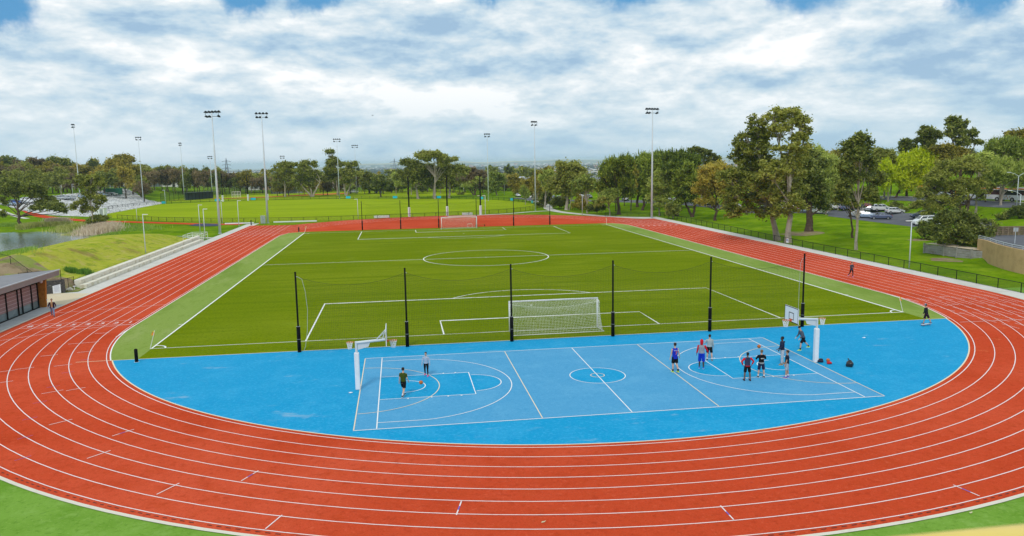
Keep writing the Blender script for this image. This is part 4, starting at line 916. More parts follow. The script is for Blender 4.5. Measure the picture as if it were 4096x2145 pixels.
for i_,(x_,y_,l) in enumerate(((2176,2094,'dry curled leaf lying on the near bend of the track'),(3885,2057,'dry leaf lying on the grass at the lower right'))):
    p=hit(x_,y_);m=MB();m.add([(-.22,0,.02),(-.05,.05,.04),(.2,.02,.03),(-.02,-.05,.01),(-.1,.07,.05)],[(0,3,1),(1,3,2),(0,1,4)]);o=m.build('fallen_leaf',M_lf);o.location=(p[0],p[1],.03);o.rotation_euler=(0,0,.5);o.scale=(.65,.65,.65);tag(o,l,'leaf')
mb=MB();mb.poly([tuple(hit(*Z('a',x_,y_))[:2]) for x_,y_ in ((1900,1268),(1960,1252),(2060,1246),(2200,1252),(2240,1262),(2180,1272),(2040,1276))],.05);struct(mb,'dark_runup_pad',mat('dark_blue_rubber',(.03,.035,.08),.8))
# ------------------------------------------------------------------ vehicles
M_light=mat('clear_lamp_lens',(.70,.72,.74),.1,spec=.8);M_tail=mat('tail_lamp_red',(.45,.01,.01),.2)
def paint(n,c): return mat('car_paint_'+n,c,.25,.1,spec=.6,coat=.7)
CARP={}
PROF={'sedan':([(-2.25,.35,.80),(-2.25,.80,.82),(-2.05,.95,.84),(-1.45,1.0,.84),(-.85,1.38,.62),(.35,1.42,.62),(1.05,.98,.82),(2.0,.82,.82),(2.22,.62,.78),(2.22,.32,.78)],4.5),
 'hatch':([(-1.95,.35,.80),(-1.98,.85,.82),(-1.85,1.05,.82),(-1.55,1.42,.64),(-.9,1.50,.64),(.25,1.48,.64),(1.0,1.02,.82),(1.75,.85,.82),(1.95,.62,.78),(1.95,.32,.78)],3.95),
 'wagon':([(-2.3,.35,.82),(-2.33,.95,.86),(-2.2,1.15,.84),(-1.95,1.62,.68),(-1.2,1.70,.68),(.25,1.68,.68),(1.0,1.16,.84),(2.0,1.0,.84),(2.25,.72,.8),(2.25,.38,.8)],4.6),
 'van':([(-2.5,.35,.88),(-2.55,1.0,.92),(-2.5,1.8,.86),(-2.3,2.02,.74),(-1.0,2.08,.76),(1.1,2.0,.76),(1.75,1.35,.86),(2.3,1.05,.86),(2.45,.7,.84),(2.45,.35,.84)],5.0)}
def car_meshes(kind):
    if kind in CARP: return CARP[kind]
    P,_=PROF[kind];n=len(P)
    m=MB();m.add([(x,-w_,z) for x,z,w_ in P]+[(x,w_,z) for x,z,w_ in P],[tuple(range(n)),tuple(range(n,2*n))[::-1]]+[(i,n+i,n+(i+1)%n,(i+1)%n) for i in range(n)])
    body=m.mesh('car_body',M_black)
    # glazing from the belt line to the roof
    roof=[p for p in P if p[1]>max(q[1] for q in P)*.93];rb,rf=roof[0],roof[-1]
    bi=P.index(rb)-1;fi=P.index(rf)+1;bb,bf=P[bi],P[fi]
    g=MB();ins=.04
    def lerp(a,b_,t): return tuple(a[i]*(1-t)+b_[i]*t for i in range(3))
    for s in (-1,1):
        A=lerp(bb,rb,.12);B=lerp(bb,rb,.86);C_=lerp(bf,rf,.86);D=lerp(bf,rf,.12)
        xs_=[0,.03,.34,.38,.66,.70,.97,1.0]
        for a,b_ in ((.04,.30),(.34,.64),(.68,.95)):
            lo0,lo1=lerp(A,D,a),lerp(A,D,b_);hi0,hi1=lerp(B,C_,a),lerp(B,C_,b_)
            q=[(p[0],s*(p[2]+.012),p[1]-.0) for p in (lo0,lo1,hi1,hi0)]
            g.quad(*(q if s<0 else q[::-1]))
    for a,b_,sx in ((bf,rf,1),(bb,rb,-1)):
        lo,hi=lerp(a,b_,.1),lerp(a,b_,.9);g.quad((lo[0]+sx*.015,-lo[2]+.06,lo[1]+.012),(lo[0]+sx*.015,lo[2]-.06,lo[1]+.012),(hi[0]+sx*.015,hi[2]-.05,hi[1]+.012),(hi[0]+sx*.015,-hi[2]+.05,hi[1]+.012))
    gl=g.mesh('windows',M_glass)
    ty=MB().tube([(0,-.10,0),(0,.10,0)],.32,18).mesh('tyre',M_tyre,False)
    rm=MB();rm.tube([(0,-.105,0),(0,.105,0)],.20,12);rim=rm.mesh('rim',M_rim)
    hl=MB().box((0,0,0),(.06,.34,.14)).mesh('headlight',M_light);tl=MB().box((0,0,0),(.06,.28,.2)).mesh('tail_light',M_tail)
    mi=MB();[mi.box((.62 if kind!='van' else 1.35,s*.98,1.0 if kind!='van' else 1.35),(.12,.16,.12)) for s in (-1,1)];mir=mi.mesh('mirrors',M_blackm)
    tr=MB();x1=P[-1][0];x0_=P[0][0];tr.box((x1+.01,0,.42),(.04,1.5,.16));tr.box((x0_-.01,0,.42),(.04,1.5,.14));tr.box(((x0_+x1)/2,0,.27),((x1-x0_)*.9,1.6,.14));trm=tr.mesh('lower_trim',M_blackm)
    CARP[kind]=(body,gl,ty,rim,hl,tl,mir,trm,x0_,x1);return CARP[kind]
def car(p,rz,kind,pn,pc,label,group=None):
    t_=empty('parked_'+{'sedan':'car','hatch':'car','wagon':'car','van':'van'}[kind],p,rz,label,'van' if kind=='van' else 'car',group)
    body,gl,ty,rim,hl,tl,mir,trm,x0_,x1=car_meshes(kind)
    o=link('body',body,t_);o.material_slots[0].link='OBJECT';o.material_slots[0].material=paint(pn,pc)
    bv=o.modifiers.new('bevel','BEVEL');bv.width=.07;bv.segments=2;bv.limit_method='ANGLE';bv.angle_limit=R_(25)
    link('windows',gl,t_);link('mirrors',mir,t_);link('lower_trim',trm,t_)
    for x in (x0_*.63,x1*.64):
        for s in (-1,1):
            w_=link('wheel',ty,t_);w_.location=(x,s*.78,.32);link('rim',rim,w_)
    for s in (-1,1):
        q=link('headlight',hl,t_);q.location=(x1-.03,s*.58,.70);q=link('tail_light',tl,t_);q.location=(x0_-.0,s*.62,.86)
    return t_
white=('white',(.78,.79,.80));silver=('silver',(.42,.45,.48));blueg=('blue_grey',(.13,.16,.27));dark=('dark',(.02,.022,.03));lblue=('pale_blue',(.36,.47,.62));cblue=('bright_blue',(.02,.09,.38));redc=('red',(.35,.02,.02));cream=('cream',(.62,.58,.50))
def pcar(kz,x,y,rz,kind,pc,label,group=None):
    p=hit(*Z(kz,x,y));return car((p[0],p[1],p[2]+.02),R_(rz),kind,pc[0],pc[1],label,group)
pcar('d',1130,1203,155,'sedan',blueg,'blue grey sedan, foremost in the right car park')
pcar('d',985,1190,150,'sedan',lblue,'pale blue sedan between the blue grey sedan and the slim tree trunk')
pcar('d',890,1180,150,'hatch',silver,'silver blue hatchback behind the slim tall tree trunk')
pcar('d',1275,1146,-12,'hatch',white,'white hatchback seen side on in the right car park')
pcar('d',1145,1120,-14,'wagon',white,'white estate car with a dark roof rack next to the white hatchback')
pcar('d',1030,1125,150,'sedan',silver,'silver sedan half behind the white cars')
pcar('d',930,1118,-10,'wagon',dark,'dark four wheel drive in the row behind')
pcar('d',705,1104,-10,'wagon',white,'white four wheel drive left of the dark one')
pcar('d',620,1098,-10,'sedan',dark,'dark sedan glimpsed left of the white four wheel drive')
pcar('d',500,1148,150,'sedan',white,'white sedan just right of the thick tree trunk')
pcar('d',355,1135,150,'hatch',lblue,'pale hatchback just left of the thick tree trunk')
pcar('d',1550,1192,160,'wagon',blueg,'dark blue car behind the white minibus')
pcar('d',1590,1268,168,'van',white,'white high roofed minibus under the big grey green tree')
for x,y,rz_,kd,pc,l in ((450,1112,-10,'wagon',silver,'silver four wheel drive in the back row left of the white one'),(550,1106,-10,'sedan',white,'white sedan in the back row of the right car park'),(800,1110,-12,'hatch',blueg,'dark blue hatchback in the back row of the right car park'),(1000,1098,-10,'sedan',redc,'red sedan at the back of the right car park')):
    pcar('d',x,y,rz_,kd,pc,l)
for i,(x,y,kd,pc) in enumerate(((60,1128,'sedan',silver),(150,1125,'hatch',white),(235,1120,'sedan',redc),(20,1140,'sedan',white),(-60,1125,'hatch',dark),(290,1098,'sedan',dark),(200,1090,'wagon',white))):
    pcar('d',x,y,150+rnd.uniform(-6,6),kd,pc,'parked car glimpsed between the trunks of the tall gum trees','cars glimpsed behind the tall gums')
for i,(x,y,kd,pc) in enumerate(((60,975,'sedan',white),(150,985,'sedan',silver),(330,1010,'hatch',white),(410,1000,'sedan',silver),(470,1005,'sedan',white),(700,985,'hatch',white),(770,990,'sedan',silver),(1010,1010,'wagon',white),(1140,1015,'sedan',white),(1560,1020,'sedan',silver),(1650,1030,'sedan',white),(1950,1060,'hatch',lblue),(2020,1055,'sedan',dark),(2240,1090,'sedan',white))):
    pcar('c',x,y,90+rnd.uniform(-8,8),kd,pc,'parked car glimpsed under the trees right of the oval','cars glimpsed under the trees right of the oval')
for x,y,rz,kd,pc,l in ((100,1065,20,'hatch',lblue,'pale blue car, leftmost of the left car park'),(150,1050,20,'hatch',cblue,'bright blue car in the left car park'),(215,1050,15,'sedan',silver,'silver car beside the bright blue car'),(300,1042,15,'van',white,'white van in the left car park'),(640,1005,10,'wagon',silver,'silver car beyond the gravel bank, left'),(690,1008,12,'wagon',silver,'second silver car beyond the gravel bank')):
    pcar('a',x,y,rz,kd,pc,l)
for i in range(9):
    pcar('a',830+i*38,990-i*3.4+rnd.uniform(-2,2),70+rnd.uniform(-8,8),rnd.choice(['sedan','hatch','wagon']),rnd.choice([white,silver,dark,lblue,redc]),'parked car in the row at the top of the gravel bank','cars along the top of the gravel bank')
pcar('b',865,905,0,'sedan',white,'white car on the road behind the middle gum trees');pcar('b',985,938,8,'wagon',silver,'silver car parked beyond the oval, left of the maroon shelter')
# buses
M_busw=mat('bus_white',(.72,.74,.76),.3,coat=.4);M_buso=mat('bus_orange',(.80,.25,.02),.3,coat=.4)
def bus(p,rz,label,L=12.2):
    t_=empty('bus',p,rz,label,'bus','buses on the upper road')
    m=MB();x=L/2;m.box((.12,0,1.55),(L-.35,2.5,2.3));m.build('body',M_busw,t_,bevel=.12)
    m=MB();m.box((-x+.08,0,1.6),(.36,2.51,2.42));m.box((0,0,2.78),(L-.4,2.46,.26));m.build('orange_end',M_buso,t_,bevel=.1)
    m=MB()
    for s in (-1,1):
        m.box((.25,s*1.262,2.02),(L-1.5,.02,1.06))
    m.box((x-.1,0,1.9),(.06,2.2,1.4));m.build('window_band',M_glass,t_)
    m=MB();
    for s in (-1,1):
        for k_ in range(7): m.box((-x+1.9+k_*1.5,s*1.276,2.02),(.05,.01,1.0))
    m.build('window_pillars',M_blackm,t_)
    m=MB();m.box((-2,0,3.02),(2.6,1.6,.24));m.box((2.5,0,3.02),(2.2,1.6,.22));m.build('roof_units',M_busw,t_,bevel=.06)
    for xx in (-x+2.6,x-2.6):
        for s in (-1,1):
            w_=MB().tube([(0,-.14,0),(0,.14,0)],.48,20).build('wheel',M_tyre,t_);w_.location=(xx,s*1.14,.48);MB().tube([(0,-.15,0),(0,.15,0)],.26,14).build('rim',M_rim,w_)
    m=MB()
    for s in (-1,1):
        for xx,zz_ in ((-x+.9,1.1),(-x+1.5,.85),(-x+1.25,1.35),(-x+2.0,1.2)): m.tube([(xx,s*1.263,zz_-.3),(xx+.1,s*1.263,zz_+.1)],.07,6)
    m.build('printed_figures',mat('tan_print',(.50,.25,.10),.5),t_)
    m=MB();m.box((-x-.22,.7,1.0),(.05,.4,.25));m.box((-x-.22,-.7,1.0),(.05,.4,.25));m.build('tail_light',M_tail,t_)
    return t_
for bx_,by_,rz_,l in ((2342,1024,-78,'orange and white bus fully in view at the right edge'),(1880,1008,-70,'white and orange bus behind the dark forked tree trunk'),(1500,985,-58,'white and orange bus farthest left on the upper road')):
    pb=hit(*Z('d',bx_,by_));f_=np.array([math.cos(R_(rz_)),math.sin(R_(rz_))]);c_2=pb[:2]+f_*6.1+np.array([-f_[1],f_[0]])*1.25;bus((c_2[0],c_2[1],float(H(*c_2))+.06),R_(rz_),l)
# roads and car parks on the right
A_=lambda kz,x,y:tuple(hit(*Z(kz,x,y))[:2])
patch('car_park_road',[A_('d',1470,1280),A_('d',600,1170),A_('d',620,1108),A_('d',1700,1150)],M_asph,.03,24)
ribbon('car_park_lane',[A_('d',700,1135),A_('d',300,1130),A_('d',-60,1130),A_('c',2200,1085),A_('c',1600,1035),A_('c',1000,1020),A_('c',400,1010),A_('c',60,985)],9,M_asph,.05)
q1,q2,q3=[hit(*Z('d',*p)) for p in ((2640,1062),(1900,1015),(1100,978))]
q1,q2,q3=q1[:2],q2[:2],q3[:2]
ribbon('upper_road',[q1+np.array([12,-14]),q1,q2,q3,q3+(q3-q2)*.8],8.5,M_asph,.05)
ribbon('upper_kerb_path',[q1+np.array([17,-9]),q1+np.array([6,5.]),q2+np.array([3,7.]),q3+np.array([2,7.])],1.6,M_kerb,.09)
# ------------------------------------------------------------------ pavilion at the lower left
pv_=empty('pavilion',(-49,10,0),0,'low pavilion with a grey metal roof and glass front at the lower left','building')
def rel(m,name,mt,par=pv_,bevel=0):
    m.v=[(x+49,y-10,z) for x,y,z in m.v];return m.build(name,mt,par,bevel=bevel)
M_roofm=surf('grey_roof_metal',[(.20,.19,.20),((.15,.145,.15),.8,.45,.65,.6),((.26,.25,.26),3.,.55,.75,.5)],rough=.5,spec=.4)
M_fascia=mat('fascia_metal',(.27,.27,.28),.45,.2,var=.1,vscale=2);M_edge=mat('pale_roof_edge',(.55,.66,.74),.35,.3)
M_timber=surf('varnished_timber',[(.42,.17,.035),((.30,.11,.02),3.,.45,.65,.8,(1,1)),((.52,.25,.07),8.,.55,.75,.5)],rough=.5)
M_brickd=mat('maroon_cladding',(.055,.018,.028),.5,var=.3,vscale=2)
rp=[(-47.9,24.3),(-52.2,20.1),(-62,9.5),(-62,-25),(-47.9,-25)]
m=MB();m.add([(x,y,3.5) for x,y in rp]+[(x,y,3.42) for x,y in rp],[(0,1,2,3,4),(9,8,7,6,5)]+[(i,5+i,5+(i+1)%5,(i+1)%5) for i in range(5)]);rel(m,'roof',M_roofm)
for i in range(30):
    pass
m=MB();m.box((-47.93,-.35,3.17),(.06,49.2,.52));a=np.array(rp[0]);b_=np.array(rp[2]);cc=(a+b_)/2;L=np.linalg.norm(b_-a);m.box((cc[0]+.0,cc[1]-.05,3.17),(L-.1,.06,.5),math.atan2(b_[1]-a[1],b_[0]-a[0]));rel(m,'fascia',M_fascia)
m=MB();m.box((-47.9,-.35,3.47),(.09,49.4,.1));rel(m,'roof_edge_trim',M_edge)
m=MB();m.add([(x,y,3.0) for x,y in [(-47.95,24.1),(-52.1,20.0),(-61.5,9.5),(-61.5,-24.8),(-47.95,-24.8)]],[(4,3,2,1,0)]);rel(m,'soffit',M_brickd)
m=MB();m.box((-55.5,-2,1.5),(12.9,44,3.0));rel(m,'wall',M_brickd)
m=MB();m.add([(-48.98,21.75,0),(-48.35,21.75,0),(-48.15,21.75,3.0),(-48.98,21.75,3.0),(-48.98,21.45,0),(-48.35,21.45,0),(-48.15,21.45,3.0),(-48.98,21.45,3.0)],[(0,1,2,3),(7,6,5,4),(1,5,6,2),(0,3,7,4),(3,2,6,7)]);rel(m,'timber_fin',M_timber)
m=MB();m.box((-48.22,21.6,.75),(.05,.16,.1));rel(m,'wall_tap_box',M_wpaint)
# glazed front : each bay a window with its blind of horizontal slats
M_blind=mat('dusty_pink_blind',(.30,.19,.19),.5,var=.2,vscale=3);M_gls=mat('pavilion_glass',(.16,.21,.22),.08,spec=.8)
ed=[21.3,19.95,17.95,17.15,14.95,12.9,10.9,8.9,6.9,4.9,2.9]
for i in range(len(ed)-1):
    a,b_=ed[i+1],ed[i];m=MB();m.box((-49.0,(a+b_)/2,1.28),(.04,b_-a-.1,2.5));w_=rel(m,'window',M_gls)
    m=MB();m.box((-48.965,(a+b_)/2,1.62),(.012,b_-a-.14,1.72));bl=rel(m,'blind',M_blind,w_)
    m=MB()
    for z_ in (.95,1.3,1.65,2.0,2.3): m.box((-48.953,(a+b_)/2,z_),(.01,b_-a-.16,.035))
    rel(m,'blind_slat',mat('pale_slat',(.52,.46,.46),.5),w_)
    m=MB();m.box((-48.93,b_,1.27),(.12,.10,2.55));rel(m,'mullion',M_blackm)
m=MB();m.box((-48.92,12,2.56),(.14,18.8,.1));m.box((-48.92,12,.04),(.14,18.8,.08));rel(m,'window_rail',M_blackm)
m=MB();m.sphere((-48.35,21.0,2.72),(.14,.14,.17),12,8);rel(m,'round_lamp',M_wpaint)
# gabion wall with fence, leaning sign
M_gab=surf('dark_basalt',[(.10,.095,.095),((.26,.24,.21),4.,.55,.7,.8),((.03,.03,.032),7.,.5,.7,.8)],rough=.9,bump=(6,1.,.2))
gw=empty('gabion_wall',(-52.2,30.3,0),0,'dark stone gabion wall right of the pavilion','wall')
mb=MB();a=np.array([-54.4,29.4]);b_=np.array([-50.75,31.0]);ang=math.atan2(b_[1]-a[1],b_[0]-a[0])
mb.box((0,.1,.72),(4.1,.5,1.46),ang);mb.build('stone_cage',M_gab,gw)
q=random.Random(4);mb=MB()
for i in range(150):
    u=q.uniform(-2,2);z_=q.uniform(.08,1.4);r=q.uniform(.07,.13);c_=(math.cos(ang)*u+math.sin(ang)*.17,math.sin(ang)*u+.1-math.cos(ang)*.17,z_);mb.sphere(c_,(r,r*.8,r*.8),6,4)
mb.build('stones',M_gab,gw)
fence([(-50.7,31.3),(-51.9,30.9),(-54.4,29.7)],1.15,'short black fence standing on the gabion wall',1.7,.03,zf=1.45)
fence([(-52.2,31.6),(-56.5,34.5),(-61,39),(-70,44)],1.15,'black fence on the bare slope behind the pavilion roof',3.6,.03)
fence([(-50.6,31.2),(-50.2,33.4)],1.3,'short black fence section beside the white notice board',1.1,.03,zf=.2)
sg_=empty('notice_board',(-50.95,30.55,.02),R_(20),'white notice board with lines of small print leaning on the stone wall','sign');sg_.rotation_euler=(R_(-8),0,R_(22))
m=MB();m.box((0,0,.52),(.78,.03,1.04));m.build('panel',M_wpad,sg_)
m=MB()
for j in range(9): m.box((0,-.018,.92-j*.095),(.60-(j%3)*.05,.004,.028))
m.build('printed_lines',mat('grey_print',(.30,.30,.42),.6),sg_)
m=MB();m.tube([(-49.85,32.5,0),(-49.85,32.5,.42)],.03,6);m.box((-49.85,32.5,.46),(.26,.12,.1));tag(m.build('tap_post',M_wpaint),'small white post standing on the bare earth before the terrace','post')
lump('boulder',(-50.2,32.0,.02),(.38,.22,.24),M_kerb,'pale boulder lying on the bare earth by the white post','rock',seed=12)
lump('boulder',(-50.75,31.6,.02),(.3,.2,.16),M_gab,'dark boulder at the foot of the bare earth slope','rock',seed=13)
# terrace seating walls
M_terr=surf('terrace_concrete',[(.72,.69,.58),((.52,.46,.32),1.2,.48,.68,.8),((.74,.72,.64),.6,.5,.7,.6),((.30,.28,.2),5.,.6,.75,.5)],rough=.9)
te=empty('terrace_seating',(-49.4,60,0),0,'long pale concrete terrace steps beside the left straight','terrace')
def seg_wall(pts,w_,h,z0_,name):
    for (x0,y0),(x1,y1) in zip(pts[:-1],pts[1:]):
        L=math.hypot(x1-x0,y1-y0);m=MB();m.box(((x0+x1)/2+49.4,(y0+y1)/2-60,z0_+h/2),(w_,L-.03,h),math.atan2(y1-y0,x1-x0)-math.pi/2);m.build(name,M_terr,te,bevel=.03)
seg_wall([(-49.35,33.6),(-49.3,45),(-49.25,57.8)],.75,.46,.0,'lower_step')
seg_wall([(-49.3,58.6),(-49.25,74),(-49.2,88.6)],.75,.46,.0,'lower_step')
seg_wall([(-50.15,34.2),(-50.1,48),(-50.05,60),(-50.1,74),(-50.15,90)],.8,.95,.0,'upper_step')
m=MB()
for i in range(3): m.box((-49.3+49.4,58.2-60,.08+.12*i),(.8,.5-.12*i,.12))
m.build('stair',M_terr,te)
rl=empty('white_handrail',(-50,88,0),0,'white handrail railings at the far end of the terrace','railing')
m=MB()
for yy in (86.5,89.8,93):
    for xx in (-1.9,-.2,.9):
        m.tube([(xx,yy-88,0),(xx,yy-88,1.4)],.03,6)
    m.tube([(-1.9,yy-88,1.4),(.9,yy-88,1.4)],.03,6);m.tube([(-1.9,yy-88,1.0),(.9,yy-88,1.0)],.022,6)
for xx in (-1.9,.9): m.tube([(xx,-1.5,1.4),(xx,5,1.4)],.03,6);m.tube([(xx,-1.5,.95),(xx,5,.95)],.022,6)
m.build('rails',M_wpaint,rl)
# small things near the left chute
m=MB();m.box((0,0,.98),(1.1,.5,1.9));cb=empty('utility_cabinet',(-44.9,130.2,0),0,'grey green utility cabinet standing against the second tall mast','cabinet');m.build('cabinet_body',mat('cabinet_grey_green',(.33,.38,.36),.5),cb,bevel=.03);m=MB();m.box((0,-.26,.98),(.03,.02,1.7));m.box((.12,-.27,1.0),(.04,.03,.2));m.build('door_seam',M_dpole,cb)
m=MB();m.cyl((0,0,.0),.17,.04,12);m.cyl((0,0,.04),.13,.5,12,.03);cn=m.build('traffic_cone',mat('cone_orange',(.75,.16,.04),.5),None,True);cn.location=(-45.6,129.3,0);tag(cn,'orange traffic cone at the foot of the grey cabinet','cone')
for x0,x1,y,l in ((-54,-47.3,131.4,'low white beam left of the grey cabinet'),(-42.8,-32.5,132.3,'long low white beam right of the second tall mast')):
    m=MB();m.box((0,0,.16),(x1-x0,.5,.26));m.box((0,.0,.02),(x1-x0-.3,.3,.04));o=m.build('take_off_beam',M_wpaint,None,bevel=.02);o.location=((x0+x1)/2,y,0);tag(o,l,'beam')
for x0,x1,y,l in ((-18.8,-14.9,138.6,'low white box behind the far bend, left'),(4.1,6.8,141.3,'low white box behind the far bend, right of the middle goal post')):
    m=MB();m.box((0,0,.3),(x1-x0,.6,.5));m.box((0,0,.58),(x1-x0+.05,.66,.06));o=m.build('storage_bench',M_wpaint,None,bevel=.02);o.location=((x0+x1)/2,y,0);tag(o,l,'bench')
bt=empty('wooden_bench',(4.9,104.0,.02),0,'low wooden bench on the red surface right behind the far goal','bench')
m=MB();[m.box((0,-.18+.18*i,.45),(2.2,.14,.05)) for i in range(3)];m.build('seat',M_timber,bt);m=MB();[m.box((x,0,.21),(.1,.5,.42)) for x in (-.95,.95)];m.build('leg',M_blackm,bt)
bt=empty('training_hurdle',(2.6,103.6,.02),R_(10),'small pale hurdle standing inside the far goal','hurdle')
m=MB();m.tube([(-.5,0,0),(-.5,0,.7),(.5,0,.7),(.5,0,0)],.03,6);m.tube([(-.5,0,.03),(-.5,-.6,.03)],.03,6);m.tube([(.5,0,.03),(.5,-.6,.03)],.03,6);m.build('frame',M_pole,bt);MB().box((0,0,.66),(1.1,.02,.09)).build('board',M_cream,bt)
# oval goal posts (tall, black wrapped with white padding)
def tall_post(x,y,h,label):
    t_=empty('tall_goal_post',(x,y,0),0,label,'goal post','tall oval goal posts')
    MB().cyl((0,0,0),.19,h,12,.17).build('pole',M_black,t_,True)
    m=MB();m.box((0,0,1.25),(.62,.5,2.5));m.build('padding',M_wpad,t_,bevel=.08);m=MB();m.box((.1,-.257,1.25),(.10,.01,2.3));m.build('padding_strap',M_blackm,t_)
for x,l in ((-9.8,'left'),(.12,'middle'),(8.9,'right')): tall_post(x,140.4 if x>0 else 139.9,10.5,'tall black oval goal post with white padding, %s of the three near ones'%l)
for x,y,h,l in ((-80.8,254.8,11.2,'left'),(-71.8,258.,10.3,'middle'),(-64.3,258.6,10,'right')): tall_post(x,y,h,'tall black post with white padding at the far oval fence, %s of the three'%l)
# baseball surroundings
M_pan=mat('grey_panel',(.36,.40,.42),.6,var=.15,vscale=1)
du=empty('dugout',(-66.5,329,0),0,'long grey panelled dugout behind the baseball dirt','dugout')
m=MB();m.box((0,.8,1.3),(15,.12,2.6));m.box((0,0,2.6),(15.4,1.9,.12));[m.box((x,.8,1.2),(.1,2.,2.4)) for x in (-7.4,7.4)];m.build('shelter',M_pan,du)
m=MB();[m.cyl((x,-.9,0),.06,2.6,8) for x in np.linspace(-7.4,7.4,9)];m.build('posts',M_blackm,du)
du=empty('dugout',(-96,284,0),R_(60),'dark dugout and netting left of the baseball field','dugout')
m=MB();m.box((0,.8,1.5),(16,.12,3.0));m.box((0,0,3.0),(16.4,2.2,.14));m.build('shelter',mat('dark_panel',(.03,.05,.065),.6),du);m=MB();[m.cyl((x,-1.,0),.06,3.,8) for x in np.linspace(-8,8,9)];m.build('posts',M_blackm,du)
fence([(-106,262),(-104,278),(-92,302),(-84,316),(-60,331),(-30,332),(-12,318)],3.6,'tall black netting fence round the baseball field',4.2,.06,M_chain2)
fence([(-14,316),(20,312),(44,300)],1.3,'low dark fence beyond the oval in front of the trees',4.,.04,M_chain2)
m=MB();o=empty('cage_goal',(-83,292,0),R_(10),'small white framed goal standing before the baseball netting','goal');[m.tube([(x,0,0),(x,0,2.6)],.07,6) for x in (-1.8,-.6,.6,1.8)];m.tube([(-1.8,0,2.6),(1.8,0,2.6)],.07,6);m.tube([(-1.8,0,1.3),(1.8,0,1.3)],.05,6);[m.tube([(-1.8+i*.3,.05,0),(-1.8+i*.3,.05,2.6)],.02,4) for i in range(13)];m.build('frame',M_wpaint,o)
sh=empty('picnic_shelter',(-21.7,306,float(H(-21.7,306))),0,'small shelter with a maroon roof among the trees beyond the oval','shelter')
m=MB();m.add([(-2.2,-1.6,2.2),(2.2,-1.6,2.2),(2.2,1.6,2.2),(-2.2,1.6,2.2),(-2.0,0,3.1),(2.0,0,3.1)],[(0,1,5,4),(2,3,4,5),(1,2,5),(3,0,4),(3,2,1,0)]);m.build('roof',mat('maroon_roof',(.20,.02,.035),.5),sh);m=MB();[m.box((x,y,1.1),(.14,.14,2.2)) for x in (-1.9,1.9) for y in (-1.3,1.3)];m.build('post',M_blackm,sh);m=MB();m.box((-.9,.9,.8),(1.3,.1,1.5));m.box((1.1,.9,.8),(1.0,.1,1.5));m.build('wall',mat('pale_blue_panel',(.42,.55,.58),.6),sh)
p=hit(*Z('a',1140,955));gs=empty('green_container',tuple(p),R_(10),'green shipping container at the top of the gravel bank','container');m=MB();m.box((0,0,1.4),(7,2.4,2.7));m.build('container_body',mat('container_green',(.015,.13,.075),.5,var=.2,vscale=1),gs);m=MB();[m.box((-3.3+i*.5,-1.22,1.4),(.1,.05,2.4)) for i in range(14)];m.build('ribs',MC['container_green'],gs)
p=hit(*Z('a',1000,1165));gs=empty('white_shed',tuple(p),R_(0),'small white box shaped shed at the left end of the oval','shed');m=MB();m.box((0,0,1.1),(3.6,2.2,2.2));m.build('wall',M_wpad,gs);m=MB();m.box((0,0,2.25),(3.9,2.5,.1));m.build('roof',M_wpaint,gs);m=MB();m.box((1.0,-1.12,1.0),(.9,.03,1.9));m.build('door',M_pan,gs)
p=at(*Z('a',1788,905),395);tw=empty('striped_totem',(p[0],395,float(H(p[0],395))),0,'tall white banded mast among the far trees left of the baseball field','mast')
m=MB();hh=at(*Z('a',1788,760),395)[2]-float(H(p[0],395));[m.cyl((0,0,hh*i/8),.5,hh/8*.62,10) for i in range(8)];m.build('bands',M_wpaint,tw);MB().cyl((0,0,0),.2,hh,8).build('pole',M_pole,tw)
for X0,Y0,l in ((1150,774,'white far notice board right of the grey dugout'),(1187,772,'black and white chevron board right of the white notice board')):
    p=hit(X0,Y0);s_=empty('sign_board',tuple(p),0,l,'sign');m=MB();m.box((0,0,1.6),(1.4,.06,1.6));m.build('panel',M_wpaint,s_);m=MB();m.box((-.5,.05,.8),(.08,.08,1.6));m.box((.5,.05,.8),(.08,.08,1.6));m.build('leg',M_blackm,s_)
# ------------------------------------------------------------------ right side walls, platform, planters
M_sand=surf('sandstone_block',[(.54,.37,.19),((.43,.29,.14),.9,.45,.65,.7),((.52,.40,.25),6.,.55,.72,.5),((.30,.20,.11),14.,.6,.75,.5)],rough=.9)
wp=[(63.3,29.6),(62.6,27.3),(61.3,24.6),(60.2,21.8),(59.3,18.9),(58.9,16.0),(58.8,12.0),(59.2,8.0),(60.5,3),(63,-3)]
wp=cr(wp,4,False)
def wallzone(name,pts,th,h,zb,m_,parent=None,out=1):
    mb=MB();n=len(pts);P=[np.array(p) for p in pts];vs=[]
    for i,p in enumerate(P):
        t_=P[min(i+1,n-1)]-P[max(i-1,0)];t_/=np.linalg.norm(t_);nn=np.array([-t_[1],t_[0]])*out
        for q_,z_ in ((p,zb),(p,h),(p+nn*th,h),(p+nn*th,zb)): vs.append((q_[0],q_[1],z_))
    fs=[(4*i+a,4*i+b_,4*i+4+b_,4*i+4+a) for i in range(n-1) for a,b_ in ((0,1),(1,2),(2,3))];fs+=[(3,2,1,0),(4*n-4,4*n-3,4*n-2,4*n-1)]
    mb.add(vs,fs);return mb.build(name,m_,parent)
tag(wallzone('retaining_wall',wp,.3,2.75,-.1,M_sand),'curved sandy brown retaining wall at the right edge','wall')
struct(MB().poly([(x+.2,y) for x,y in wp]+[(110,-3),(110,40),(80,44),(66,33)],2.62),'upper_platform_road',M_asph)
pr_=empty('platform_railing',(63,27,2.75),0,'thin steel railing on top of the curved brown wall','railing');m=MB()
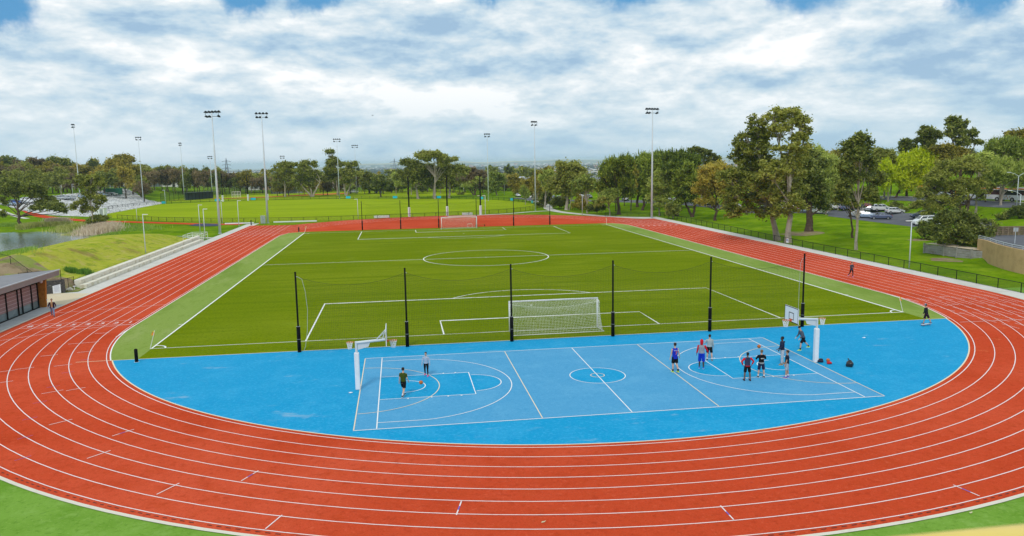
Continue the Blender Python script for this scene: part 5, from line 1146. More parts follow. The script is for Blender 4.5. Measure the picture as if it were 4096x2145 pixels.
m.tube([(x+.15-63,y-27,.42) for x,y in wp],.03,6);m.tube([(x+.15-63,y-27,.2) for x,y in wp],.022,6);[m.tube([(x+.15-63,y-27,0),(x+.15-63,y-27,.42)],.022,6) for x,y in wp[::3]];m.build('rails',M_pole,pr_)
M_slp=surf('weathered_sleepers',[(.34,.33,.31),((.22,.20,.17),1.4,.45,.65,.8,(2,.4)),((.50,.50,.48),2.,.55,.72,.6)],rough=.95)
tw=empty('sleeper_wall',(62.4,31,0),0,'weathered grey timber sleeper wall left of the brown wall','wall')
tp=[(61.6,37.5),(62.0,34),(62.1,31.7),(62.5,29.4),(63.2,27.4)]
for i,((x0,y0),(x1,y1)) in enumerate(zip(tp[:-1],tp[1:])):
    L=math.hypot(x1-x0,y1-y0)
    for j in range(4):
        m=MB();m.box(((x0+x1)/2-62.4,(y0+y1)/2-31,.18+j*.31),(.14,L-.06,.28),math.atan2(y1-y0,x1-x0)-math.pi/2);m.build('sleeper',M_slp,tw)
    m=MB();m.box((x0-62.4-.12,y0-31,.72),(.18,.18,1.46));m.build('post',M_slp,tw)
struct(MB().poly([(62,33.5),(62.6,29.6),(63.4,28),(70,30),(70,38),(62,38)],1.33),'planter_earth',M_tan)
# timber lattice planter behind the platform
p=at(*Z('d',2480,1290),33);pl=empty('timber_planter',(p[0]+1.5,33,2.62),R_(-12),'timber lattice planter wall at the right edge above the platform','planter')
m=MB()
for j in range(5): m.box((0,0,.15+j*.26),(9,.14,.12))
for i in range(13): m.box((-4.3+i*.72,-.03,.62),(.14,.12,1.25))
m.build('timber_slats',mat('grey_timber',(.30,.23,.15),.9,var=.4,vscale=3),pl);m=MB();m.box((0,.6,.55),(9,1.0,1.1));m.build('soil',M_dirt,pl);m=MB();m.box((-5.3,.5,.9),(1.6,1.6,1.9));m.build('stone_end',M_slp,pl)
p=hit(*Z('h',2313,200));sp_=empty('traffic_sign',(64.3,24.5,2.62),R_(-20),'small grey traffic sign on a post above the brown wall','sign')
MB().cyl((0,0,0),.035,1.9,8).build('pole',M_pole,sp_);m=MB();m.box((0,-.04,1.75),(.55,.03,.5));m.build('panel',mat('sign_back_grey',(.50,.52,.52),.4,.4),sp_);MB().box((0,-.058,1.75),(.02,.01,.48)).build('seam',M_dpole,sp_)
# notice on the right fence
p=(49.0,53.2,.62);s_=empty('fence_notice',p,R_(-90),'small white notice with blue and red print tied to the right fence','sign')
m=MB();m.box((0,0,0),(.72,.02,.72));m.build('panel',M_wpaint,s_);m=MB();m.box((0,-.014,.12),(.6,.004,.10));m.box((0,-.014,-.05),(.6,.004,.10));m.build('blue_print',mat('blue_print',(.05,.10,.40),.5),s_);MB().box((-.15,-.014,.28),(.25,.004,.10)).build('red_print',mat('red_print',(.5,.03,.03),.5),s_)
m=MB();m.box((0,0,0),(1.2,.35,.01));o=m.build('drain_grate',M_concg);o.location=(48.4,57.5,.012);tag(o,'dark drain grate in the right footpath','drain')
for (kx,x,y,rx,ry,l) in (('h',1800,355,2.0,1.1,'bare soil patch below the sleeper wall'),('h',1520,155,1.6,.7,'bare soil patch on the slope left of the grey green tree'),('h',330,90,3.6,1.6,'bare soil patch right of the two tall gum trunks')):
    p=hit(*Z(kx,x,y));q=random.Random(int(x));m=MB();P=[(p[0]+rx*math.cos(a)*q.uniform(.7,1.2),p[1]+ry*2.2*math.sin(a)*q.uniform(.7,1.2)) for a in np.linspace(0,6.283,15)[:-1]]
    m.add([(a,b_,float(H(a,b_))+.03) for a,b_ in P]+[(p[0],p[1],p[2]+.05)],[(i,(i+1)%14,14) for i in range(14)]);o=m.build('bare_soil',M_dirt);o['kind']='structure'
# yellow balcony rail close to the camera
c0=at(4010,2122,CAM[1]+1.0);c1=at(4260,2085,CAM[1]+1.02);c2=at(3300,2230,CAM[1]+1.0)
yr=empty('yellow_handrail',tuple(c1),0,'blurred yellow handrail close to the camera at the lower right corner','railing')
m=MB();A_0=np.array(at(3560,2215,CAM[1]+1.0))-c1;B_0=np.array(at(4500,2118,CAM[1]+1.05))-c1
m.tube([A_0,(A_0+B_0)/2,B_0],.024,16);m.build('rail',mat('yellow_paint',(.75,.58,.16),.4,var=.08,vscale=6),yr,True)
MB().tube([B_0*.8+A_0*.2,B_0*.8+A_0*.2-np.array([0,0,1.0])],.018,10).build('baluster',MC['yellow_paint'],yr,True)
# bird
bd=at(1490,462,60);bt=empty('bird',tuple(bd),R_(30),'dark bird flying left of centre high above the trees','bird')
m=MB();m.sphere((0,0,0),(.28,.1,.09),8,6);m.add([(-.05,.05,.02),(.15,.08,.03),(.05,.75,.22),(-.05,.05,.0),(.15,.08,.0),(.05,.75,.2)],[(0,1,2),(5,4,3)]);m.add([(-.05,-.05,.02),(.15,-.08,.03),(.05,-.75,.12),(-.05,-.05,.0),(.15,-.08,.0),(.05,-.75,.1)],[(2,1,0),(3,4,5)]);m.add([(-.25,.03,0),(-.25,-.03,0),(-.45,.07,.0),(-.45,-.07,.0)],[(0,1,3,2)]);m.v=[(x*.45,y*.45,z*.45) for x,y,z in m.v];m.build('body',M_black,bt)
# ------------------------------------------------------------------ trees
def leaves(cl,rr,n,size,rng,flat=.75,elong=1.9):
    """n leaf rhombs gathered in clumps cl (k,3) of radius rr (k,)"""
    k=len(cl);w_=rr**2;w_=w_/w_.sum();idx=rng.choice(k,n,p=w_)
    d=rng.normal(size=(n,3));d/=np.linalg.norm(d,axis=1,keepdims=True);r=np.minimum(np.abs(rng.normal(size=n))*.62+.08,1.7)
    P=cl[idx]+d*(rr[idx]*r)[:,None]*np.array([1,1,flat])
    a=rng.normal(size=(n,3))*[1,1,.7];a/=np.linalg.norm(a,axis=1,keepdims=True)
    nn=d*.7+rng.normal(size=(n,3))*.6+[0,0,.35];b=np.cross(nn,a);b/=np.linalg.norm(b,axis=1,keepdims=True)+1e-9
    s=size*rng.uniform(.6,1.35,n)[:,None];a=a*s*elong*.5;b=b*s*.5
    V=np.stack([P-a,P-b*.9,P+a,P+b*.9],1).reshape(-1,3);Q=np.arange(4*n).reshape(-1,4)
    return V,Q
def make_tree(lobes,base_h,trunk,seed,nleaf,size,clump,bark,leafm,branches=True,style='gum',forks=1,lean=(0,0)):
    """lobes: (x,y,z,rx,ry,rz) relative to the foot. returns (trunk mesh, crown mesh)"""
    rng=np.random.default_rng(seed);lobes=np.array(lobes,float);vol=lobes[:,3]*lobes[:,4]+lobes[:,3]*lobes[:,5]
    C=[];Rr=[];own=[]
    for li,L in enumerate(lobes):
        k=max(5,int(vol[li]/(clump**2)*1.7))
        d=rng.normal(size=(k,3));d/=np.linalg.norm(d,axis=1,keepdims=True);d[:,2]=np.where(d[:,2]<-.45,-d[:,2]*.6,d[:,2])
        r=rng.uniform(.25,1.05,k)**.5
        C.append(L[:3]+d*r[:,None]*L[3:6]);Rr.append(clump*rng.uniform(.5,1.5,k));own+=[li]*k
    C=np.concatenate(C);Rr=np.concatenate(Rr);own=np.array(own)
    V,Q=leaves(C,Rr,nleaf,size,rng,.7 if style!='oak' else 1.1)
    if style=='oak':   # upright needle tufts on the outside
        m_=int(nleaf*.25);i=rng.choice(len(C),m_);P=C[i]+rng.normal(size=(m_,3))*clump*.45;up=np.array([0,0,1.])*rng.uniform(.5,1.3,m_)[:,None]*size*3.4+rng.normal(size=(m_,3))*size*.7
        sd_=rng.normal(size=(m_,3))*size*.28;V2=np.stack([P-sd_,P+sd_,P+up+sd_*.2,P+up-sd_*.2],1).reshape(-1,3);V=np.concatenate([V,V2]);Q=np.arange(len(V)).reshape(-1,4)
    cm=bpy.data.meshes.new('crown');fastmesh(cm,V,Q);cm.materials.append(leafm)
    mb=MB();ctr=lobes[:,:3].mean(0);top=lobes[:,2].max()
    tr=trunk
    foot=np.array([0,0,-.3]);fh=base_h
    for f in range(forks):
        off=np.array([0,0,0.]) if forks==1 else np.array([(f-(forks-1)/2)*tr*3.2,rng.uniform(-.4,.4)*tr,0])
        tgt=np.array([ctr[0]*.5+off[0]*3+lean[0],ctr[1]*.5+off[1],fh+ (top-fh)*.35])
        P=[foot+off*.2];n=7
        for i in range(1,n+1):
            u=i/n;p=foot*(1-u)+tgt*u+off*(.4*u)+np.array([lean[0]*math.sin(u*3)*.25,0,0])+rng.normal(size=3)*[min(tr*.3,.1),min(tr*.3,.1),0];P.append(p)
        rad=[tr*1.35]+[tr*(1-.55*i/n) for i in range(1,n+1)];mb.tube(P,rad,8,False)
        for li,L in enumerate(lobes[:14]):
            if forks>1 and li%forks!=f: continue
            if not branches: continue
            k=int(np.clip((L[2]*.55-0)/(tgt[2]+.01)*n,3,n));s=P[k];e=L[:3]+rng.normal(size=3)*.2
            mid=(s+e)/2+np.array([0,0,-.06*np.linalg.norm(e-s)])+rng.normal(size=3)*.3*tr;r0=max(.35*tr,.03)
            mb.tube([s,s*.7+e*.3+[0,0,.02],mid*.5+e*.5,e],[r0,r0*.75,r0*.5,r0*.3],5,False)
            own_i=np.where(own==li)[0]
            for j in own_i[:9]:
                c=C[j];mb.tube([mid*.4+e*.6,(e+c)/2+rng.normal(size=3)*.12,c],[r0*.4,r0*.25,r0*.1],4,False)
    tm=mb.mesh('trunk',bark,True);return tm,cm
TREES=0
def key_tree(base,lobes,label,leafm,bark=M_bark,tr=.3,n=9000,size=.34,clump=.9,style='gum',kind='gum_tree',forks=1,depth=None,group=None,cat='tree',seed=None,fh=None,lean=(0,0),ysp=1.,branches=True,open_=False):
    """base: ('zone',x,y) of the foot, or depth given; lobes: list (zone,cx,cy,rx,ry) read on the photograph"""
    global TREES;TREES+=1;seed=seed or TREES*17
    if depth is None: b=hit(*Z(*base))
    else:
        p=at(*Z(*base),depth);b=np.array([p[0],depth,float(H(p[0],depth))])
    dist=np.dot(b-CAM,RM[2]);L=[];q=random.Random(seed)
    for lb in lobes:
        zx,zy=Z(lb[0],lb[1],lb[2]);s=1/ZO[lb[0]][2]*dist/FPX;rx,rz=lb[3]*s,lb[4]*s
        dy=q.uniform(-.8,.8)*rx*ysp;c=at(zx,zy,b[1]+dy);L.append((c[0]-b[0],c[1]-b[1],c[2]-b[2],rx,rx*.9,rz))
    lowest=min(l[2]-l[5] for l in L)
    base_L=list(L)
    for i_,A in enumerate(base_L):
        for B in base_L[i_+1:]:
            A_,B_=np.array(A),np.array(B);dd_=np.linalg.norm(A_[[0,2]]-B_[[0,2]])
            if not open_ and dd_<.9*(A_[3]+B_[3]) and q.random()<.6: m_=(A_+B_)/2;m_[3:]*=.72;m_[1]+=q.uniform(-.3,.3)*m_[3];L.append(tuple(m_))
        for _ in range(2):
            an=q.uniform(0,6.283);rr_=q.uniform(.32,.5);L.append((A[0]+A[3]*.85*math.cos(an),A[1]+q.uniform(-.6,.6)*A[3],A[2]+A[5]*.85*math.sin(an),A[3]*rr_,A[3]*rr_,A[5]*rr_))
    if open_: clump*=.8;n=int(n*.62)
    n=int(n*1.65);size*=.88;nb_=len(base_L)
    tm,cm=make_tree(L,fh if fh is not None else max(.8,lowest*.8),tr,seed,n,size,clump,bark,leafm,branches,style,forks,lean)
    t_=empty(kind,tuple(b),0,label,cat,group);link('trunk',tm,t_) ;link('crown',cm,t_);return t_
d_='d';c_='c';b_='b';s_='s'
key_tree(('c',550,1108),[(c_,540,690,85,55),(c_,620,690,70,55),(c_,470,790,95,75),(c_,590,790,105,80),(c_,430,870,65,65),(c_,665,760,75,65),(c_,520,890,105,55),(c_,690,810,50,50)],'broad dark gum with a pale trunk right of the far footpath mast',L_gum,tr=.55,n=13000,size=.42,clump=1.1)
key_tree(('c',760,1140),[(c_,740,830,80,50),(c_,700,890,55,50),(c_,790,870,55,45),(c_,660,850,40,35)],'pale leaved forked tree right of the broad dark gum',L_pale,tr=.22,n=4500,size=.36,clump=.8)
key_tree(('c',575,1110),[(c_,620,960,30,30),(c_,640,920,25,25)],'thin white crooked sapling at the foot of the broad dark gum',L_pale,tr=.13,n=500,size=.3,clump=.5)
key_tree(('c',990,1170),[(c_,950,950,85,48),(c_,1010,985,60,60),(c_,895,1030,50,50),(c_,1015,930,45,35),(c_,960,1010,60,50)],'small rounded pale green tree in front of the dark she oaks',L_pale,tr=.16,n=7500,size=.27,clump=.6)
O_='dark spiky topped she oak '
key_tree(('c',1075,1155),[(c_,1080,645,100,75),(c_,985,705,75,75),(c_,1150,700,75,85),(c_,1060,780,135,100),(c_,930,800,75,80),(c_,1150,870,95,105),(c_,1020,900,115,90),(c_,905,885,60,70)],O_+'with a forked dark trunk behind the small pale tree',L_oak,M_barkd,.5,15000,.36,.9,'oak','she_oak')
key_tree(('c',1260,1080),[(c_,1250,700,75,80),(c_,1300,640,65,60),(c_,1265,770,90,90),(c_,1350,760,90,100),(c_,1260,870,85,90),(c_,1340,900,80,80)],O_+'left of the tall right mast',L_oak,M_barkd,.45,12000,.38,1.,'oak','she_oak')
key_tree(('c',1312,1112),[(c_,1385,625,75,65),(c_,1400,740,80,90),(c_,1370,860,70,90),(c_,1390,960,60,60)],O_+'directly behind the tall right mast',L_oak,M_barkd,.4,8000,.38,1.,'oak','she_oak')
key_tree(('c',1480,1165),[(c_,1510,760,70,75),(c_,1480,880,95,105),(c_,1540,985,80,70),(c_,1430,970,65,60),(c_,1500,1050,50,40)],'grey green drooping tree just right of the tall right mast',L_pale,M_bark,.22,8000,.30,.8)
key_tree(('c',1560,1100),[(c_,1520,595,95,60),(c_,1470,650,70,70),(c_,1540,700,100,90)],O_+'right of the tall right mast, highest of the row',L_oak,M_barkd,.4,8000,.38,1.,'oak','she_oak')
key_tree(('c',1660,1130),[(c_,1650,590,85,60),(c_,1750,625,95,75),(c_,1835,660,60,60),(c_,1620,720,110,100),(c_,1720,770,110,90)],O_+'left of the open crowned gum on the skyline',L_oak,M_barkd,.45,10000,.38,1.,'oak','she_oak',depth=119)
key_tree(('c',1900,1100),[(c_,1845,515,70,45),(c_,1800,560,45,50),(c_,1955,535,60,42),(c_,2010,580,45,60),(c_,1900,580,50,30),(c_,1970,630,60,40),(c_,2060,615,35,40),(c_,2080,660,40,30)],'open crowned gum standing on the skyline between the she oaks and the giant gum',L_gum,M_bark,.4,9000,.38,.8,open_=True,depth=160,fh=6)
key_tree(('c',1815,1180),[(c_,1705,765,85,85),(c_,1785,725,95,75),(c_,1680,905,85,95),(c_,1800,885,100,95),(c_,1740,1010,85,55),(c_,1640,1050,45,45),(c_,1870,830,60,70)],'green tree with a low forked dark trunk right of the tall right mast',L_oak,M_barkd,.35,13000,.30,.8,forks=2)
key_tree(('c',1625,1200),[(c_,1600,1090,60,40),(c_,1640,1130,45,45),(c_,1585,1130,35,35)],'small ragged tree against the fence right of the tall right mast',L_dark,M_bark,.12,2500,.26,.5)
key_tree(('c',2045,1215),[(c_,2100,690,115,55),(c_,2000,720,105,65),(c_,2180,760,85,85),(c_,1960,820,95,65),(c_,2080,850,120,75),(c_,1885,925,70,45),(c_,2180,930,100,95),(c_,1965,1000,55,50),(c_,2200,1060,80,70),(c_,1900,1040,40,40)],'rusty olive gum with a single brown trunk on the right lawn',L_rust,M_barkd,.36,15000,.32,.85)
key_tree(('s',3110,962),[(s_,3030,505,42,40),(s_,2995,555,40,36),(s_,2970,595,34,30),(s_,3030,600,50,42),(s_,2985,650,55,45),(s_,3050,670,60,50),(s_,3020,740,62,50),(s_,2955,720,45,50),(s_,3010,800,50,35),(s_,3060,560,40,30),(s_,2940,790,42,42),(s_,2985,845,42,26),(s_,3060,850,42,26),(s_,2905,715,32,40),(s_,2930,840,36,24)],'left of the two giant gums by the right fence',L_gum,M_bark,.52,21000,.30,.75,open_=True,fh=11)
key_tree(('s',3152,972),[(s_,3095,468,50,32),(s_,3160,462,45,30),(s_,3200,500,34,34),(s_,3120,520,50,30),(s_,3190,560,34,34),(s_,3225,540,16,22),(s_,3090,700,60,55),(s_,3160,680,60,60),(s_,3130,780,60,48),(s_,3180,760,50,50),(s_,3080,790,50,40),(s_,3150,600,45,35),(s_,3120,850,38,26),(s_,3180,820,38,30),(s_,3215,620,28,40)],'right of the two giant gums by the right fence, tallest tree of all',L_gum,M_bark,.50,23000,.30,.75,open_=True,fh=13)
key_tree(('s',3236,926),[(d_,430,560,75,60),(d_,340,640,85,85),(d_,520,640,70,55),(d_,450,760,105,90),(d_,330,860,95,90),(d_,500,900,75,90),(d_,420,1010,100,60),(d_,545,1080,45,60),(d_,250,900,60,80)],'thick trunked dark gum right of the two giant gums',L_dark,M_barkd,.75,17000,.33,.85)
key_tree(('s',3424,1000),[(d_,930,365,65,50),(d_,860,430,85,55),(d_,985,440,55,50),(d_,800,520,75,60),(d_,905,560,100,85),(d_,1000,640,85,80),(d_,800,680,85,80),(d_,900,780,120,90),(d_,1090,830,80,85),(d_,765,880,80,80),(d_,960,960,110,70),(d_,1060,980,55,55),(d_,850,1020,55,50),(d_,735,1000,50,55)],'tall slim dark gum with a straight pale trunk left of the lime trees',L_dark,M_bark,.22,18000,.29,.75,open_=True,fh=9)
key_tree(('s',3412,952),[(d_,780,930,50,50),(d_,740,1010,45,45),(d_,800,1040,40,35)],'crooked slender trunk leaning beside the tall slim dark gum',L_dark,M_barkd,.2,1800,.28,.6)
key_tree(('d',1272,990),[(d_,1400,645,105,75),(d_,1530,595,95,60),(d_,1640,600,70,60),(d_,1450,740,120,85),(d_,1600,720,105,75),(d_,1335,800,85,75),(d_,1500,840,95,60)],'large bright lime green tree above the right car park',L_lime,M_barkd,.28,15000,.42,.95,'oak','lime_tree')
key_tree(('d',1212,1022),[(d_,1185,700,55,55),(d_,1220,790,75,75),(d_,1180,865,55,50)],'smaller bright lime green tree left of the large one',L_lime,M_bark,.2,5000,.36,.8,'oak','lime_tree')
key_tree(('d',1985,1180),[(d_,1720,760,110,65),(d_,1850,700,100,75),(d_,2000,635,100,70),(d_,2100,700,100,85),(d_,1640,880,90,95),(d_,1780,900,120,95),(d_,1960,850,110,70),(d_,2120,850,90,75),(d_,1700,1020,110,95),(d_,1820,1060,100,75),(d_,2180,950,50,50),(d_,1600,1120,60,60),(d_,1560,960,60,70),(d_,1530,1060,45,50),(d_,1930,960,80,60),(d_,2040,920,70,60),(d_,1750,650,60,40)],'large ragged grey green tree with a black forked trunk right of the minibus',L_gum,M_barkd,.45,22000,.25,.65,forks=2,fh=3.5)
def shrub(base,lobes,label,leafm,n=3000,size=.22,clump=.5,depth=None,group=None,kind='shrub'): return key_tree(base,lobes,label,leafm,M_barkd,.08,n,size,clump,kind=kind,cat='shrub',depth=depth,group=group,fh=.4)
shrub(('s',3850,975),[(s_,3770,900,60,45),(s_,3840,880,70,45),(s_,3900,905,70,50),(s_,3950,920,45,40),(s_,3740,950,45,45),(s_,3820,955,70,45),(s_,3900,965,60,35)],'big dark shrub mass growing above the sleeper wall',L_dark,15000,.22,.55)
shrub(('s',3700,960),[(s_,3695,930,30,35),(s_,3725,960,30,30)],'drooping dark shrub at the left end of the sleeper wall',L_dark,2500,.22,.5)
shrub(('d',2520,1185),[(d_,2490,1120,45,35),(d_,2560,1110,50,40),(d_,2530,1150,60,30)],'dark rounded shrub above the timber planter',L_dark,3500,.22,.5)
for i,(x,y) in enumerate(((1290,1060),(1350,1105),(1480,1060),(1250,1100),(2350,1180),(2420,1150))):
    shrub(('d',x,y+30),[(d_,x,y,42,32),(d_,x+30,y+10,25,22)],'small dark shrub on the bank behind the right car park',L_dark,900,.26,.5,group='small shrubs behind the right car park')
shrub(('c',480,1095),[(c_,470,1020,60,40),(c_,520,1030,50,45),(c_,440,1050,35,35)],'near black rounded shrub left of the broad dark gum trunk',L_dark,5000,.3,.6)
shrub(('c',330,1080),[(c_,320,1010,55,50),(c_,350,960,40,40),(c_,300,1050,45,30)],'olive shrub right of the far footpath mast',L_gum,4000,.3,.6)
shrub(('c',680,1110),[(c_,690,1020,55,45),(c_,640,1060,40,35),(c_,720,1070,40,35)],'golden green shrub right of the broad dark gum trunk',L_rust,4500,.28,.6)
shrub(('c',860,1150),[(c_,880,1090,40,50),(c_,840,1050,40,40),(c_,790,1100,35,35)],'brown green shrub left of the small pale green tree',L_dark,3500,.28,.6)
# skyline trees on the far right
K='dark open crowned gum on the right skyline, '
key_tree(('d',1400,900),[(d_,1390,430,55,42),(d_,1440,490,60,35),(d_,1350,490,35,30)],K+'lowest and leftmost of three',L_dark,M_barkd,.3,4500,.42,.8,open_=True,depth=122,fh=7)
key_tree(('d',1610,900),[(d_,1600,325,80,48),(d_,1560,400,75,60),(d_,1680,375,65,60),(d_,1620,450,70,40)],K+'middle of three',L_dark,M_barkd,.3,8000,.42,.85,open_=True,depth=118,fh=8)
key_tree(('d',1930,900),[(d_,1905,230,80,60),(d_,1930,330,100,70),(d_,1825,330,40,50),(d_,2045,325,45,45),(d_,1960,410,75,40),(d_,2090,420,50,30)],K+'tallest, highest of three',L_dark,M_barkd,.36,10000,.40,.8,open_=True,depth=112,fh=9)
key_tree(('d',2490,900),[(d_,2470,370,75,42),(d_,2560,370,60,50),(d_,2520,450,50,45),(d_,2620,420,70,50)],'dark gum cut by the right edge of the skyline',L_rust,M_barkd,.3,7000,.42,.85,depth=95,fh=7)
key_tree(('d',1790,900),[(d_,1780,500,100,60),(d_,1900,540,75,55),(d_,1800,600,85,55)],'olive brown gum below the tallest skyline gum',L_rust,M_barkd,.3,8000,.36,.8,depth=100)
key_tree(('d',2345,900),[(d_,2300,480,75,45),(d_,2420,460,75,45),(d_,2500,520,75,55),(d_,2250,560,70,45),(d_,2370,540,60,40)],'loose yellow green tree right of the tallest skyline gum',L_pale,M_bark,.25,8000,.34,.8,'oak',depth=92)
key_tree(('d',2345,1060),[(d_,2350,670,100,65),(d_,2255,725,80,65),(d_,2450,705,85,65),(d_,2335,800,95,60),(d_,2480,800,75,65),(d_,2560,720,60,70)],'airy pale green tree in front of the orange and white bus',L_pale,M_bark,.24,9000,.30,.75,'oak')
key_tree(('d',2100,960),[(d_,2080,600,80,45),(d_,2180,560,60,40),(d_,2150,640,60,40)],'thin pale tree behind the ragged grey green tree',L_pale,M_bark,.22,4500,.32,.75,depth=82)
key_tree(('d',1170,950),[(d_,1170,555,85,48),(d_,1245,600,60,40),(d_,1120,620,50,50)],'soft olive tree left of the lime trees',L_gum,M_bark,.25,5500,.36,.8,depth=122)
key_tree(('d',620,950),[(d_,620,645,85,65),(d_,560,720,85,80),(d_,640,790,95,70),(d_,500,570,55,50),(d_,700,700,50,60)],'yellow green tree between the thick trunked gum and the slim gum',L_pale,M_bark,.28,8500,.38,.85,'oak',depth=118)
key_tree(('d',600,930),[(d_,600,560,42,35),(d_,690,545,40,30),(d_,640,590,60,35)],'small dark topped tree between the thick trunked gum and the slim gum',L_rust,M_barkd,.25,3500,.36,.7,depth=135)
# middle distance gums behind the oval
U_='gum tree beyond the oval '
key_tree(('b',1800,945),[(b_,1640,560,45,24),(b_,1715,545,50,28),(b_,1700,585,60,26),(b_,1810,535,48,26),(b_,1850,570,42,28),(b_,1780,570,50,28),(b_,1905,580,42,20),(b_,1975,600,42,20),(b_,1850,640,35,16),(b_,1900,625,45,16)],'flat topped umbrella '+U_+'with bare upper limbs',L_gum,M_bark,.32,13000,.42,.9,depth=236,fh=13)
key_tree(('b',1630,945),[(b_,1500,628,42,22),(b_,1560,648,48,22),(b_,1610,630,35,20),(b_,1600,710,75,45),(b_,1480,770,75,55),(b_,1650,790,80,60),(b_,1560,820,60,60)],U_+'left of the umbrella shaped one, reaching out to the left',L_gum,M_bark,.5,12000,.5,1.1,depth=240)
key_tree(('b',1790,940),[(b_,1740,700,90,45),(b_,1800,780,85,60),(b_,1700,760,60,50),(b_,1850,700,60,40),(b_,1760,850,70,50)],U_+'forming the green mass under the umbrella shaped crown',L_gum,M_bark,.45,9000,.5,1.1,depth=243)
key_tree(('b',1945,940),[(b_,1890,680,65,40),(b_,1960,715,75,45),(b_,1950,810,75,60),(b_,2045,700,55,35),(b_,2090,720,40,30),(b_,1880,780,50,50)],U_+'right of the umbrella shaped one, below its right tip',L_gum,M_bark,.45,10000,.5,1.1,depth=240)
key_tree(('b',2195,960),[(b_,2170,840,60,45),(b_,2130,870,40,35),(b_,2240,820,40,40)],'low grey green '+U_+'between the right goal posts',L_pale,M_barkd,.35,5000,.45,.9,forks=2)
key_tree(('b',2200,930),[(b_,2190,735,85,38),(b_,2150,790,70,50),(b_,2260,770,55,45),(b_,2230,830,60,45)],'round headed brown green '+U_+'left of the pale mast',L_brown,M_barkd,.4,8500,.5,1.1,depth=262)
key_tree(('b',2420,960),[(b_,2420,770,70,40),(b_,2380,830,65,50),(b_,2470,820,50,45),(b_,2400,900,60,40)],'yellowish '+U_+'right of the pale mast',L_pale,M_bark,.35,8000,.42,.9)
key_tree(('c',45,965),[(c_,20,790,55,40),(c_,60,830,40,50),(c_,10,870,45,50),(c_,50,900,40,35)],'upright brown green '+U_+'at the end of the oval path',L_rust,M_bark,.35,7500,.42,.9)
key_tree(('c',215,1020),[(c_,180,840,65,50),(c_,250,880,75,60),(c_,150,920,50,50),(c_,290,940,60,50),(c_,300,760,50,50),(c_,350,720,40,35)],'rusty gum mass behind the far footpath mast',L_rust,M_barkd,.4,11000,.42,1.)
key_tree(('c',330,1040),[(c_,330,800,45,60),(c_,370,740,45,40),(c_,350,880,45,50)],'pale dry tree left of the broad dark gum',L_pale,M_bark,.3,3000,.36,.7,depth=165)
key_tree(('b',290,945),[(b_,250,660,48,26),(b_,345,655,60,26),(b_,300,640,40,18),(b_,195,700,38,34),(b_,300,715,85,36),(b_,235,780,65,55),(b_,340,800,70,60)],U_+'leftmost of the middle group, beside the thin mast',L_gum,M_bark,.4,9500,.5,1.,depth=288)
key_tree(('b',565,938),[(b_,450,650,32,26),(b_,500,628,32,22),(b_,570,648,36,24),(b_,480,720,75,42),(b_,560,760,85,60),(b_,430,800,65,58),(b_,520,850,60,40)],'pale many trunked '+U_+'with three round tufts on top',L_gum,M_bark,.45,10500,.5,1.,depth=282,forks=3)
key_tree(('b',820,938),[(b_,718,522,20,12),(b_,758,520,14,12),(b_,775,590,28,22),(b_,738,632,32,24),(b_,800,640,55,26),(b_,860,650,34,22),(b_,765,720,80,40),(b_,845,745,65,48),(b_,720,800,65,58)],U_+'with two tiny tufts sticking up above its crown',L_gum,M_bark,.42,9500,.48,.95,depth=292,fh=12)
key_tree(('b',905,938),[(b_,945,655,26,15),(b_,990,655,17,18),(b_,905,720,58,38),(b_,960,760,58,48),(b_,910,820,60,50)],U_+'with two small tufts left of the slim right mast',L_gum,M_bark,.4,8000,.5,1.,depth=286,forks=2)
key_tree(('b',1145,940),[(b_,1120,770,55,38),(b_,1180,800,45,45),(b_,1110,840,55,50),(b_,1180,870,40,35)],'rounded tree left of the maroon shelter',L_gum,M_barkd,.35,6500,.45,1.)
key_tree(('b',1250,935),[(b_,1240,790,55,38),(b_,1270,840,45,45),(b_,1210,850,40,35)],'rounded dark tree behind the maroon shelter',L_dark,M_barkd,.35,6000,.45,1.,depth=262)
key_tree(('b',1365,935),[(b_,1370,860,50,40),(b_,1330,890,30,30),(b_,1400,890,30,30)],'low dark tree between the shelter and the left goal post',L_dark,M_barkd,.3,4000,.4,.9)
shrub(('b',2065,955),[(b_,2065,945,28,10)],'flat dark shrub before the trees beyond the oval',L_dark,700,.35,.5)
shrub(('b',1680,945),[(b_,1680,900,30,40)],'dark shrub below the umbrella shaped gum',L_dark,1800,.4,.8)
# pond side
key_tree(('p',320,1165),[('p',180,520,140,80),('p',100,640,120,90),('p',290,620,110,75),('p',440,560,120,80),('p',570,560,90,60),('p',630,640,70,55),('p',40,760,60,45),('p',700,790,150,70),('p',840,870,150,75),('p',560,880,70,50),('p',950,925,50,35),('p',40,950,45,35),('p',500,690,90,50)],'dark leaning tree on the pond bank with its crown spread to the right',L_dark,M_barkd,.42,17000,.30,.7,fh=4,lean=(-1.5,0))
key_tree(('p',1405,1190),[('p',1260,440,110,55),('p',1390,430,110,50),('p',1490,520,70,50),('p',1300,550,110,55),('p',1130,830,60,50),('p',1250,790,90,60),('p',1430,740,100,50),('p',1540,765,50,50),('p',1350,650,80,45),('p',1420,870,55,35),('p',1250,880,50,40)],'slender sparse gum standing right of the pond in front of the gravel bank',L_gum,M_bark,.2,9000,.28,.6,fh=7)
shrub(('p',1440,1180),[('p',1440,1080,120,75),('p',1550,1050,65,55),('p',1350,1100,50,50),('p',1500,1020,50,40)],'dark shrub around the foot of the slender gum by the pond',L_dark,5000,.24,.5)
key_tree(('a',1458,1030),[('a',1430,870,75,45),('a',1390,920,50,35),('a',1480,910,45,35)],'small bare looking brown tree on the gravel bank beside the mast',L_brown,M_barkd,.25,3500,.26,.7)
